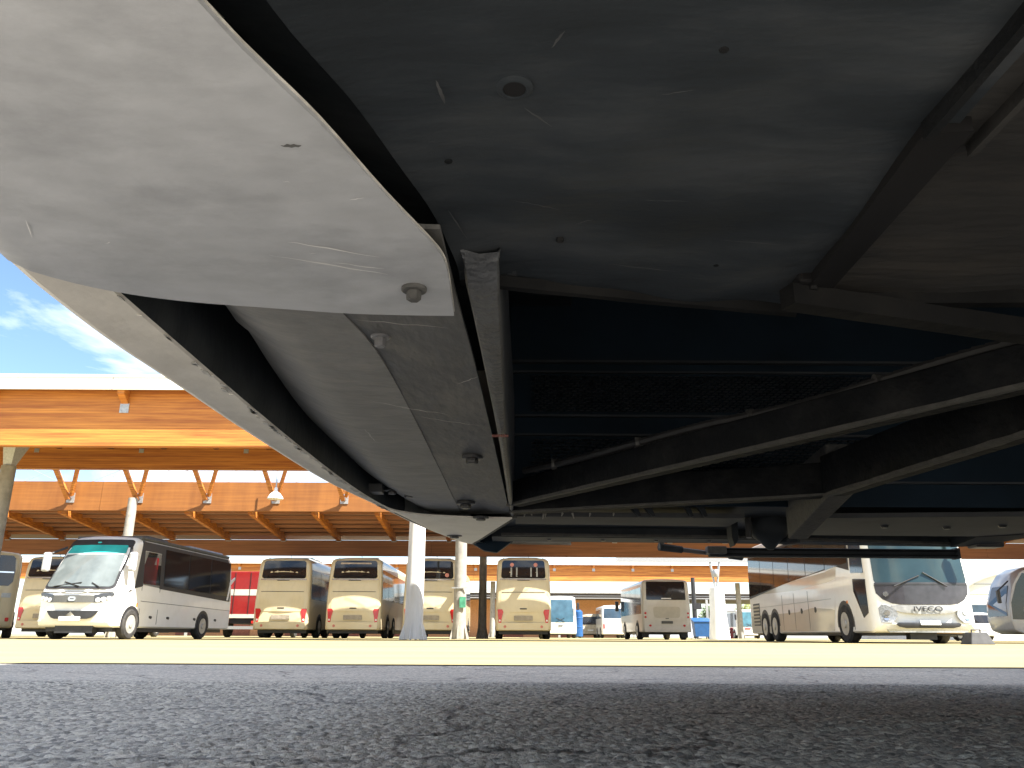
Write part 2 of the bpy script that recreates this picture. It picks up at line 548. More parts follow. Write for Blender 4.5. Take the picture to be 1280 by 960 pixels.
# ================================================================== ground
def ground():
    m = MB()
    xs = [-1500, -200, -40, 40, 200, 1500]
    ys = [-1500, -200, -30, 60, 200, 1500]
    m.grid([[(x, y, 0.0) for x in xs] for y in ys])
    o = m.build('ground', ASPHALT)
    o['kind'] = 'structure'
    # real relief of the aggregate close to the lens, fading out towards its rim
    step = 0.0045
    x0, x1, y0, y1 = -1.75, 1.75, 0.55, 2.75
    X, Y = np.meshgrid(np.arange(x0, x1, step), np.arange(y0, y1, step))
    rng = np.random.default_rng(3)
    H = np.zeros_like(X)
    for cell, amp in ((0.0125, 0.0052), (0.007, 0.0020)):
        nx, ny = int((x1 - x0) / cell) + 4, int((y1 - y0) / cell) + 4
        jx, jy, jh = rng.random((ny, nx)), rng.random((ny, nx)), rng.random((ny, nx))
        ci = ((X - x0) / cell).astype(int) + 1
        cj = ((Y - y0) / cell).astype(int) + 1
        best = np.full_like(X, 9.0)
        hh = np.zeros_like(X)
        for dj in (-1, 0, 1):
            for di in (-1, 0, 1):
                a, b = ci + di, cj + dj
                px = (a - 1 + jx[b, a]) * cell + x0
                py = (b - 1 + jy[b, a]) * cell + y0
                d = ((X - px) ** 2 + (Y - py) ** 2) / cell ** 2
                sel = d < best
                best = np.where(sel, d, best)
                hh = np.where(sel, jh[b, a], hh)
        H += amp * (0.45 + 0.55 * hh) * np.clip(1 - 1.6 * best, 0, 1) ** 0.6
    # cracks
    def crack(pts, w, dep):
        nonlocal H
        for (ax, ay), (bx, by) in zip(pts[:-1], pts[1:]):
            vx, vy = bx - ax, by - ay
            t = np.clip(((X - ax) * vx + (Y - ay) * vy) / (vx * vx + vy * vy), 0, 1)
            d = np.hypot(X - ax - t * vx, Y - ay - t * vy)
            H = H - dep * np.clip(1 - d / w, 0, 1)
    def wander(x, y, dx, dy, n, s):
        P = [(x, y)]
        for i in range(n):
            x += dx + random.uniform(-s, s)
            y += dy + random.uniform(-s, s)
            P.append((x, y))
        return P
    crack(wander(-1.5, 2.35, .09, -.008, 18, .035), .014, .012)
    crack(wander(-.1, 2.2, .08, -.012, 20, .035), .014, .012)
    crack(wander(.45, 1.25, .06, .02, 14, .03), .012, .012)
    crack(wander(.5, 1.0, .05, -.01, 10, .02), .011, .012)
    crack(wander(-1.0, 1.7, .05, .03, 14, 0.03), .010, .010)
    crack(wander(-1.4, 1.95, .07, .01, 9, .03), .011, .010)
    crack(wander(.3, 1.75, .05, .015, 12, .025), .010, .010)
    crack(wander(.62, .95, .035, -.02, 7, .015), .013, .012)
    ex = np.minimum(np.minimum(X - x0, x1 - X), np.minimum(Y - y0, y1 - Y))
    fade = np.clip(ex / 0.35, 0, 1)
    Z = 0.001 + fade * (0.0065 + H)
    Z = np.maximum(Z, 0.0008)
    ny, nx = X.shape
    co = np.stack([X.ravel(), Y.ravel(), Z.ravel()], 1).astype(np.float32)
    idx = np.arange(nx * ny).reshape(ny, nx)
    q = np.stack([idx[:-1, :-1], idx[:-1, 1:], idx[1:, 1:], idx[1:, :-1]], -1).reshape(-1, 4)
    me = bpy.data.meshes.new('asphalt_surface')
    me.vertices.add(len(co))
    me.vertices.foreach_set('co', co.ravel())
    me.loops.add(q.size)
    me.loops.foreach_set('vertex_index', q.ravel().astype(np.int32))
    me.polygons.add(len(q))
    me.polygons.foreach_set('loop_start', np.arange(0, q.size, 4, dtype=np.int32))
    me.polygons.foreach_set('use_smooth', np.ones(len(q), bool))
    me.update(calc_edges=True)
    me.materials.append(ASPHALT)
    a = bpy.data.objects.new('asphalt_surface', me)
    COL.objects.link(a)
    a['kind'] = 'structure'

    m = MB()
    m.grid([[(x, y, 0.004) for x in (-300, -60, -20, 20, 60, 300)] for y in (4.12, 12, 30, 80, 300)])
    a = m.build('sunlit_yard_sheet', mat('cream_sun_tone', (.31, .262, .135), .8, var=.14, vscale=.5, dirt=(.22, .19, .105), dirt_amt=.6, dirt_scale=.9, stretch=(.35, 1.6, 1)))  # added sheet from the shadow's edge; cream colour imitates sun on the yard
    a.active_material.node_tree.nodes['Principled BSDF'].inputs['Specular IOR Level'].default_value = 0.1
    a['kind'] = 'structure'


ground()


# ================================================================== canopies (glulam bus-bay roofs)
def canopy_front(root, Y, X0, X1, far=False):
    """white fascia, deep glulam edge beam in its shade, roof deck and rear beam of the tall canopy"""
    seg = 3.55
    n = int((X1 - X0) / seg)
    fp = None
    for i in range(n):
        a = X0 + i * seg
        if fp is None:
            m = MB().box(0, seg - 0.02, 0, 0.06, 6.27, 6.67)
            m.box(0, seg - 0.02, -0.03, 0, 6.60, 6.67)
            fp = m.build('fascia_panel', FASCIA, root)
            fp.location = (a, Y, 0)
        else:
            share(fp, root, (a, Y, 0))
    bl = 14.2
    k = int((X1 - X0) / bl) + 1
    for i in range(k):
        a, b = X0 + i * bl, min(X1, X0 + (i + 1) * bl)
        MB().box(a, b - 0.015, Y + .42, Y + .66, 4.85, 6.42).build('edge_beam', WOOD, root)
        MB().box(a, b - 0.015, Y + 6.5, Y + 6.74, 5.45, 6.42).build('rear_beam', WOOD, root)
    MB().box(X0, X1, Y + .08, Y + 7.0, 6.43, 6.60).build('roof_deck', DECK, root)
    pl = br = rp = None
    for i in range(n + 1):
        x = X0 + i * seg + 0.2
        if x > X1 - .3:
            break
        if pl is None:
            m = MB().box(-.12, .12, Y + .40, Y + .418, 5.74, 5.99)
            for sx in (-.07, .07):
                for sz in (5.8, 5.93):
                    m.tube((sx, Y + .405, sz), (sx, Y + .385, sz), .016, n=6)
            pl = m.build('connector_plate', STEELG, root)
            br = MB().hexa([(-.09, Y + .09, 6.18), (.09, Y + .09, 6.18), (.09, Y + .41, 5.98), (-.09, Y + .41, 5.98),
                            (-.09, Y + .09, 6.42), (.09, Y + .09, 6.42), (.09, Y + .41, 6.42), (-.09, Y + .41, 6.42)]).build('outrigger', WOOD, root)
            rp = MB().box(-.08, .08, Y + 6.48, Y + 6.498, 6.0, 6.14).build('connector_plate', STEELG, root)
            pl.location.x = br.location.x = x
            rp.location.x = x + 1.3
        else:
            share(pl, root, (x, 0, 0))
            share(br, root, (x, 0, 0))
            share(rp, root, (x + 1.3, 0, 0))
    jo = None
    for i in range(int((X1 - X0) / 1.775)):
        x = X0 + 0.5 + i * 1.775
        if jo is None:
            jo = MB().box(-.07, .07, Y + .68, Y + 6.48, 6.12, 6.425).build('joist', WOOD2, root)
            jo.location.x = x
        else:
            share(jo, root, (x, 0, 0))


def post(root, x, y, r, top, mtl, fins=True, nm='post', tilt=None):
    m = MB()
    m.lathe([(r * 1.1, 0.02), (r * 1.04, .8), (r, 1.6), (r * .9, top)], (x, y, 0), 20)
    p = m.build(nm, mtl, root, smooth=True)
    if fins:
        for i in range(6):
            t = math.pi / 8 + math.pi * i / 3
            d = Vector((math.cos(t), math.sin(t), 0))
            c = Vector((x, y, 0))
            a = c + d * r * 0.96
            b = c + d * r * 1.6
            w = d.cross(Vector((0, 0, 1))) * 0.02
            f = MB()
            up = Vector((0, 0, 1))
            f.hexa([a - w, b - w, b + w, a + w, a - w + up * .66, b - w + up * .06, b + w + up * .06, a + w + up * .66])
            f.build('base_fin', mtl, p)
    return p


can1 = thing('timber_canopy', 'tall glulam bus canopy with white fascia and sunlit golden edge beam, before the coach row', 'canopy', (0, 20, 0))
CY = 20.08
# parts are given in world coordinates; the empty sits at the base, so shift them back
def reparent(root):
    for ch in root.children:
        ch.location = Vector(ch.location) - Vector(root.location)

canopy_front(can1, CY, -46.0, 46.0)
post(can1, -15.3, 24.0, .23, 5.0, CONC)
post(can1, -3.42, 29.4, .315, 5.45, WHITEC)
MB().bar((-3.42, 26.76, 5.5), (-3.42, 34.9, 5.5), .24, .4).build('link_beam', STEELG, can1)
MB().hexa([(-15.42, 23.9, 4.98), (-15.18, 23.9, 4.98), (-15.18, 24.1, 4.98), (-15.42, 24.1, 4.98), (-15.38, 23.5, 6.12), (-14.85, 23.5, 6.12),
           (-14.85, 24.5, 6.12), (-15.38, 24.5, 6.12)]).build('post_head', STEELG, can1)
reparent(can1)

can2 = thing('lower_canopy', 'lower glulam canopy with sloping rafters and streaked beam over the cream coaches', 'canopy', (0, 35, 0))
for a in range(-46, 46, 14):
    b = min(46, a + 14)
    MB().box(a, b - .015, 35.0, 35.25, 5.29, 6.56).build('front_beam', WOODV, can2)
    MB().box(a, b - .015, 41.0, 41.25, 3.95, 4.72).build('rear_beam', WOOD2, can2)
raf = None
SL = -0.095
for i in range(33):
    x = -45.2 + i * 2.787 + .26
    if raf is None:
        m = MB()
        z0, z1 = 5.20, 5.20 + SL * 5.7
        m.hexa([(-.09, 35.26, z0), (.09, 35.26, z0), (.09, 40.99, z1), (-.09, 40.99, z1), (-.09, 35.26, z0 + .36), (.09, 35.26, z0 + .36),
                (.09, 40.99, z1 + .36), (-.09, 40.99, z1 + .36)])
        raf = m.build('rafter', WOOD, can2)
        hg = MB().box(-.12, .12, 40.90, 40.985, z1 - .02, z1 + .16).build('hanger', STEELG, can2)
        raf.location.x = hg.location.x = x
    else:
        share(raf, can2, (x, 0, 0))
        share(hg, can2, (x, 0, 0))
for k in range(6):
    y = 36.15 + k * .92
    z = 5.56 + SL * (y - 35.26)
    MB().bar((-45.5, y, z - .13), (45.5, y, z - .13), .12, .125).build('purlin', WOOD2, can2)
m = MB()
ya, yb = 35.93, 42.4
za, zb = 5.565 + SL * (ya - 35.26), 5.565 + SL * (yb - 35.26)
m.hexa([(-46, ya, za), (46, ya, za), (46, yb, zb), (-46, yb, zb), (-46, ya, za + .10), (46, ya, za + .10), (46, yb, zb + .10), (-46, yb, zb + .10)])
m.build('roof_deck', DECK, can2)
# timber V props on the front beam, with the tie rods between them
vp = None
xs = [-46.0 + .3 + i * 3.0 for i in range(30)]
shift = -19.35 - min(xs, key=lambda q: abs(q + 19.35))
xs = [q + shift for q in xs]
for i, x in enumerate(xs):
    if vp is None:
        m = MB()
        m.bar((0, 34.90, 5.80), (-.55, 33.65, 7.75), .16, .2, up=(0, -1, 0))
        va = m.build('prop', WOOD, can2)
        m = MB()
        m.bar((.14, 34.90, 5.95), (.95, 33.65, 7.75), .12, .16, up=(0, -1, 0))
        vp = m.build('prop', WOOD, can2)
        sh = MB().box(-.14, .2, 34.96, 34.995, 5.62, 6.05).build('prop_shoe', STEELG, can2)
        for o in (va, vp, sh):
            o.location.x = x
        w1 = MB().tube((.5, 35.1, 6.45), (2.55, 35.1, 7.35), .012, n=5).build('tie_rod', STEELG, can2)
        w2 = MB().tube((.5, 35.1, 7.35), (2.55, 35.1, 6.45), .012, n=5).build('tie_rod', STEELG, can2)
        w1.location.x = w2.location.x = x
    else:
        for o in (va, vp, sh, w1, w2):
            share(o, can2, (x, 0, 0))
MB().bar((-46, 33.6, 7.75), (46, 33.6, 7.75), .2, .3).build('ridge_beam', WOOD, can2)
post(can2, -16.35, 34.5, .21, 5.75, CONC)
post(can2, -2.13, 34.6, .26, 5.3, CONC)
post(can2, -1.42, 41.6, .2, 4.6, CONC)
MB().box(-2.13 - .34, -2.13 + .34, 34.3, 34.36, 2.02, 2.06).build('cable_tray', STEELG, can2)
MB().box(-2.13 + .0, -2.13 + .26, 34.26, 34.33, 1.25, 1.68).build('green_notice', mat('green_sign', (0.05, 0.22, 0.13), 0.5), can2)
reparent(can2)
m = MB()
m.lathe([(.05, .50), (.07, .46), (.08, .34), (.22, .22), (.33, .06), (.34, 0), (.30, 0), (.12, .12)], (-10.17, 34.35, 5.72), 18)
lam = thing('hanging_lamp', 'white bell-shaped lamp hanging before the streaked beam', 'lamp', (-10.17, 34.35, 5.72))
m.build('shade', WHITEC, lam, smooth=True, off=(-10.17, 34.35, 5.72))
MB().tube((0, 0, .5), (0, 0, 1.6), .03).build('stem', STEELG, lam)
MB().lathe([(.02, .02), (.09, -.02), (.10, .05), (.05, .13)], (0, 0, 0.02), 12).build('bulb', mat('frosted_bulb', (.8, .8, .76), .3), lam, smooth=True)

can3 = thing('far_canopy', 'second glulam canopy with white fascia, far behind the parked coaches', 'canopy', (0, 73.5, 0))
canopy_front(can3, 73.5, -46.0, 32.0)
post(can3, -1.66, 75.5, .24, 4.9, CONC)
post(can3, 20.9, 76.0, .24, 4.9, CONC)
reparent(can3)

p4 = thing('concrete_pier', 'stout white pier with forked steel head beside the small cream bus', 'pier', (12.45, 50, 0))
m = MB().lathe([(.62, 0), (.56, .6), (.48, 1.6), (.43, 2.98)], (0, 0, 0), 20)
m.build('shaft', WHITEC, p4, smooth=True)
for sx in (-1, 1):
    MB().tube((sx * .05, 0, 2.98), (sx * .28, 0, 4.5), .07).build('fork_arm', STEELG, p4)
MB().lathe([(.16, 0), (.2, .12), (.2, .34), (.12, .45)], (0, -.12, 3.62), 12).build('joint', STEELG, p4, smooth=True)
MB().bar((-6, 0, 4.5), (6, 0, 4.5), .2, .25).build('cross_beam', STEELG, p4)


# ================================================================== vehicles
class Veh:
    """A bus body. The end seen by the camera is at y=0, the body runs to y=L; x across, z up."""

    def __init__(s, root, w, L, z0, z1, rt=.22, tumble=.035, zb=1.5, E0=None, E1=None, er=.14, levels=(), ts=(), holes=(), paint=None,
                 name='body', roof_rise=.05):
        s.root, s.hw, s.L, s.z0, s.z1, s.tumble, s.zb = root, w / 2, L, z0, z1, tumble, zb
        s.E0 = E0 or (lambda x, z: .07 * (x / s.hw) ** 2 + .05 * max(0, z - 1.9))
        s.E1 = E1 or (lambda x, z: .1 * (x / s.hw) ** 2 + .12 * max(0, z - 1.3))
        zl = sorted(set([z0, z0 + .04] + list(levels) + [z1 - rt]))
        half = [(s.hx(z0) - .05, z0)] + [(s.hx(z), z) for z in zl if z > z0]
        hx = s.hx(z1 - rt)
        for i in range(1, 6):
            a = i / 5 * math.pi / 2
            half.append((hx - rt * (1 - math.cos(a)), z1 - rt + rt * math.sin(a)))
        for k in (.5, .0):
            half.append(((hx - rt) * k, z1 + roof_rise * (1 - k * k)))
        ring = [(-x, z) for x, z in half] + [(x, z) for x, z in half[:-1][::-1]]
        s.ring = ring
        n = len(ring)
        m = MB()
        tl = sorted(set([0, 1] + list(ts) + [.02, .98]))
        zc = (z0 + z1) / 2
        rows = []

        def cap(E, sign):
            out = []
            for sc in (0.0, .35, .6, .8, .88, .93, .97, .99):
                u = max(0, (sc - .88) / .12)
                row = []
                for x, z in ring:
                    X, Z = x * sc, zc + (z - zc) * sc
                    row.append((X, E(X, Z) + er * (1 - math.sqrt(max(0, 1 - u * u))), Z))
                out.append(row)
            return out
        c0 = cap(s.E0, 1)
        c1 = [[(x, L - y, z) for x, y, z in row] for row in cap(s.E1, 1)]
        body = []
        for t in tl:
            row = []
            for x, z in ring:
                ya, yb = s.E0(x, z) + er, L - s.E1(x, z) - er
                row.append((x, ya + (yb - ya) * t, z))
            body.append(row)
        allr = c0 + body + c1[::-1]
        nb0, nb1 = len(c0), len(c0) + len(body)
        k = 0
        for r in allr:
            m.v += r
        for i in range(len(allr) - 1):
            for j in range(n):
                jj = (j + 1) % n
                a = [allr[i][j], allr[i][jj], allr[i + 1][jj], allr[i + 1][j]]
                if holes:
                    cy = sum(p[1] for p in a) / 4
                    cz = sum(p[2] for p in a) / 4
                    cx = sum(p[0] for p in a) / 4
                    if any(sd * cx > s.hw * .8 and y0 < cy < y1 and q0 < cz < q1 for sd, y0, y1, q0, q1 in holes):
                        continue
                m.f.append((i * n + j, i * n + jj, (i + 1) * n + jj, (i + 1) * n + j))
        s.body = m.build(name, paint, root, smooth=True)

    def hx(s, z):
        return s.hw - s.tumble * max(0, z - s.zb)

    def side(s, name, pts, sd, material, off=.012, parent=None, thick=.03):
        """panel on the side; pts = (y,z) outline"""
        m = MB()
        o = [(sd * (s.hx(z) + off), y, z) for y, z in pts]
        m.extr(o, (-sd * thick, 0, 0))
        return m.build(name, material, parent or s.root)

    def end(s, name, rows, material, off=.012, parent=None, n=9, thick=.04, smooth=True):
        """panel on the y=0 end following its curvature; rows = (z, xl, xr) from bottom to top"""
        m = MB()
        F, B = [], []
        for z, a, b in rows:
            F.append([(a + (b - a) * i / (n - 1), s.E0(a + (b - a) * i / (n - 1), z) - off, z) for i in range(n)])
            B.append([(p[0], p[1] + thick, p[2]) for p in F[-1]])
        m.grid(F)
        m.grid(B)
        for i in range(len(rows) - 1):
            for j in (0, n - 1):
                k = len(m.v)
                m.v += [F[i][j], F[i + 1][j], B[i + 1][j], B[i][j]]
                m.f.append((k, k + 1, k + 2, k + 3))
        for i in (0, len(rows) - 1):
            for j in range(n - 1):
                k = len(m.v)
                m.v += [F[i][j], F[i][j + 1], B[i][j + 1], B[i][j]]
                m.f.append((k, k + 1, k + 2, k + 3))
        return m.build(name, material, parent or s.root, smooth=smooth)

    def rrows(s, z0, z1, hw0, hw1, r=.1, cx=0, n=4):
        """rows of a panel with rounded corners"""
        out = []
        for i in range(n + 1):
            a = i / n * math.pi / 2
            out.append((z0 + r * (1 - math.cos(a)), r * (1 - math.sin(a)), 0))
        for i in range(n + 1):
            a = (1 - i / n) * math.pi / 2
            out.append((z1 - r * (1 - math.cos(a)), r * (1 - math.sin(a)), 1))
        res = []
        for z, ins, _ in out:
            t = (z - z0) / (z1 - z0)
            h = hw0 + (hw1 - hw0) * t - ins
            res.append((z, cx - h, cx + h))
        return res

    def wheel(s, y, sd, r=.48, wd=.28, hub=RIM):
        x = sd * (s.hw + .012)
        sgn = -sd
        # dark arch, its lip, tyre and rim
        m = MB()
        pts = []
        ra = r * 1.2
        for i in range(15):
            a = -0.15 + (math.pi + .3) * i / 14
            pts.append((x - sd * .008, y + ra * math.cos(a), max(s.z0 + .01, r + ra * math.sin(a))))
        m.extr(pts, (sgn * .02, 0, 0))
        m.build('wheel_arch', BLACK, s.root)
        t = MB()
        prof = [(r * .60, .02), (r * .66, .0), (r * .9, .005), (r, .05), (r, wd - .05), (r * .9, wd), (r * .6, wd)]
        t.lathe([(a, sgn * b + sd * .028) for a, b in prof], (x, y, r), 24, 'x')
        ty = t.build('wheel', RUBBER, s.root, smooth=True)
        h = MB()
        prof = [(r * .60, .015), (r * .57, .03), (r * .45, .075), (r * .26, .06), (r * .22, -.01), (r * .05, -.018)]
        h.lathe([(a, sgn * b + sd * .033) for a, b in prof], (x, y, r), 20, 'x')
        for i in range(8):
            a = 2 * math.pi * i / 8
            h.tube((x + sd * -.02, y + r * .36 * math.cos(a), r + r * .36 * math.sin(a)),
                   (x + sd * .02, y + r * .36 * math.cos(a), r + r * .36 * math.sin(a)), .022, n=6)
        h.build('rim', hub, ty, smooth=True)

    def under(s, z=.24):
        MB().box(-s.hw + .14, s.hw - .14, .5, s.L - .5, z, s.z0 + .02).build('chassis', BLACK, s.root)


def rear_coach(label, x, y, rz=0.0, paint=BEIGE, rise=0.0, sticker=0, inner=0, group='cream coaches parked in a row'):
    root = thing('parked_coach', label, 'coach', (x, y, 0), rz, group)
    v = Veh(root, 2.5, 12.0, .36, 3.52 + rise, rt=.26, levels=(.8, 1.5, 2.0, 2.5, 3.0), ts=(.1, .3, .5, .7, .9), paint=paint,
            E0=lambda x, z: .10 * (x / 1.25) ** 2 + .05 * max(0, z - 1.9) + .10 * max(0, z - 2.9))
    dz = rise
    w = v.end('rear_window', v.rrows(2.62 + dz, 3.42 + dz, 1.02, .96, .12), TINT, .010)
    v.end('window_trim', v.rrows(2.555 + dz, 2.60 + dz, 1.05, 1.05, .012), CHROME, .014, w)
    lid = v.end('engine_lid', v.rrows(1.16, 2.50 + dz, 1.00, 1.04, .08), paint, .016)
    v.end('lid_seam', v.rrows(2.02, 2.04, .98, .98, .008), BLACK, .0175, lid)
    v.end('lid_handle', v.rrows(1.28, 1.33, .16, .16, .02), BLACK, .026, lid)
    v.end('bumper', v.rrows(.40, .70, 1.12, 1.14, .05), paint, .035)
    v.end('plate_recess', v.rrows(.80, 1.0, .42, .42, .02), mat('shaded_recess', (0.3, 0.26, 0.2), .6), .012)
    for sx in (-1, 1):
        rows = []
        for k in range(7):
            t = k / 6
            z = .66 + .62 * t
            xo = 1.10 + .07 * t
            xi = xo - (.11 + .20 * t ** 1.5 if t < .9 else .22)
            a, b = sorted((sx * xi, sx * xo))
            rows.append((z, a, b))
        tl = v.end('tail_light', rows, REDL, .028, n=6)
        v.end('reversing_lamp', v.rrows(.76, .84, .035, .035, .02, cx=sx * 1.055), PLATEW, .034, tl, n=4)
        v.end('reflector', v.rrows(.48, .60, .06, .06, .055, cx=sx * .82), mat('pink_reflector', (.5, .16, .12), .4), .042, n=5)
        # side: one long tinted band in panes
        for k in range(6):
            a = .45 + k * 1.82
            zl = 1.72 + rise
            v.side('side_window', [(a, zl), (a + 1.76, zl), (a + 1.76, 3.02 + rise), (a + .05, 3.02 + rise), (a, 2.95 + rise)], sx, TINTB, .014)
        v.side('luggage_flap', [(2.6, .5), (8.0, .5), (8.0, 1.35), (2.6, 1.35)], sx, paint, .01)
        for yy in (1.0, 2.9):
            v.wheel(2.3 + yy - 1.0, sx, .5)
        v.wheel(9.4, sx, .5)
        rl = MB()
        rl.bar((sx * .92, .7, 3.50 + rise), (sx * .92, 11.0, 3.50 + rise), .05, .09)
        rl.build('roof_rail', CHROME, root)
    MB().box(-.75, .75, 2.2, 4.4, 3.52 + rise, 3.74 + rise).build('air_conditioning_unit', paint, root, bevel=.05)
    MB().tube((.25, .35, 3.5 + rise), (.22, .18, 3.66 + rise), .012).build('aerial', BLACK, root)
    v.under(.22)
    if inner == 2:
        v.end('window_shelf', v.rrows(3.26 + dz, 3.33 + dz, .72, .70, .03), mat('pale_shelf', (.42, .34, .27), .7), .013, w, n=7)
    if inner == 1:
        # pale curtain slats and luggage rack seen just inside the window
        for xx in (-.55, -.3, .35, .62):
            v.end('curtain', v.rrows(2.68 + dz, 3.1 + dz, .035, .035, .01, cx=xx), mat('pale_curtain', (.35, .35, .33), .8), .012, w, n=3)
    if sticker:
        for xx in ((-.52, .56) if sticker == 2 else (.72,)):
            zz = 3.22 + dz if sticker == 2 else 2.78 + dz
            v.end('round_sticker', v.rrows(zz - .09, zz + .09, .09, .09, .088, cx=xx, n=5), mat('pink_sticker', (.55, .22, .17), .5), .014, w, n=6)
    v.end('maker_lettering', [(2.515 + dz, -.28, .28), (2.54 + dz, -.28, .28)], BLACK, .022, lid, n=3)
    return root


rear_coach('cream coach with a plain dark rear window, parked beside the red lorry', -10.45, 37.72)
rear_coach('cream coach with pale shelf across its rear window, right of the coach beside the lorry', -7.13, 37.5, inner=2)
rear_coach('cream coach half hidden behind the white round post, one round window sticker', -3.65, 37.5, sticker=1)
rear_coach('cream coach showing two round stickers and pale curtains in its rear window', 0.56, 37.32, rise=.03, sticker=2, inner=1)
rear_coach('cream coach behind the white minibus, mostly hidden by it', -21.1, 37.5)

# --- part of a cream midi coach at the left rim
F = thing('midi_coach', 'cream midi coach with dark slanted window, beside the white minibus', 'coach', (-16.62, 25.6, 0), R(31))
v = Veh(F, 2.3, 7.0, .3, 2.62, rt=.2, levels=(.8, 1.5, 2.2), ts=(.2, .5, .8), paint=BEIGE,
        E0=lambda x, z: .08 * (x / 1.15) ** 2 + .05 * max(0, z - 1.5))
w = v.end('rear_window', [(1.58, -.98, .86), (1.7, -1.0, .96), (2.0, -1.0, .98), (2.44, -.98, .93), (2.52, -.9, .86)], TINT, .012)
v.end('window_bar', v.rrows(1.98, 2.02, .95, .95, .01), CHROME, .018, w)
v.end('rear_door', v.rrows(.55, 1.46, .62, .62, .05, cx=.1), BEIGE, .014)
v.end('vent', v.rrows(1.22, 1.36, .13, .13, .02, cx=.85), STEELG, .02)
v.end('lamp', v.rrows(.5, .62, .05, .05, .03, cx=.98), REDL, .02, n=4)
v.end('number_plate', v.rrows(.42, .54, .26, .26, .02, cx=.05), PLATEW, .02, n=4)
for sx in (-1, 1):
    for k in range(3):
        v.side('side_window', [(.5 + k * 2, 1.55), (2.4 + k * 2, 1.55), (2.4 + k * 2, 2.3), (.5 + k * 2, 2.3)], sx, TINT)
    v.wheel(1.4, sx, .42)
    v.wheel(5.4, sx, .42)
v.under()

# --- red lorry between minibus and coach row
Lr = thing('red_lorry', 'red box lorry with a cream stripe, behind the minibus', 'lorry', (-14.65, 45, 0))
MB().box(-1.22, 1.22, 0, 7.0, 1.05, 3.45).build('box_body', REDP, Lr, bevel=.04)
MB().box(-1.225, 1.225, -.012, 7.0, 2.18, 2.5).build('stripe', CREAM2, Lr)
MB().box(-1.225, 1.225, -.014, .01, 1.0, 1.2).build('rear_sill', CREAM2, Lr)
for x in (-.42, .42):
    MB().box(x - .012, x + .012, -.03, 0, 1.2, 3.4).build('door_seam', BLACK, Lr)
MB().box(-1.1, 1.1, .2, 8.8, .72, .98).build('chassis_frame', BLACK, Lr)
MB().box(-1.05, 1.05, 7.1, 8.9, .8, 2.9).build('cab', REDP, Lr, bevel=.15)
MB().box(-1.1, 1.1, .0, .12, .42, .58).build('under_run_bar', STEELG, Lr)
for sx in (-1, 1):
    MB().box(sx * .85 - .2, sx * .85 + .2, .0, .1, .72, .86).build('tail_light', REDL, Lr)
    for y in (1.3, 7.6):
        t = MB().lathe([(.3, 0), (.45, .02), (.48, .06), (.48, .26), (.45, .3), (.3, .3)], (sx * 1.0 - .15, y, .48), 20, 'x')
        t.build('wheel', RUBBER, Lr, smooth=True)

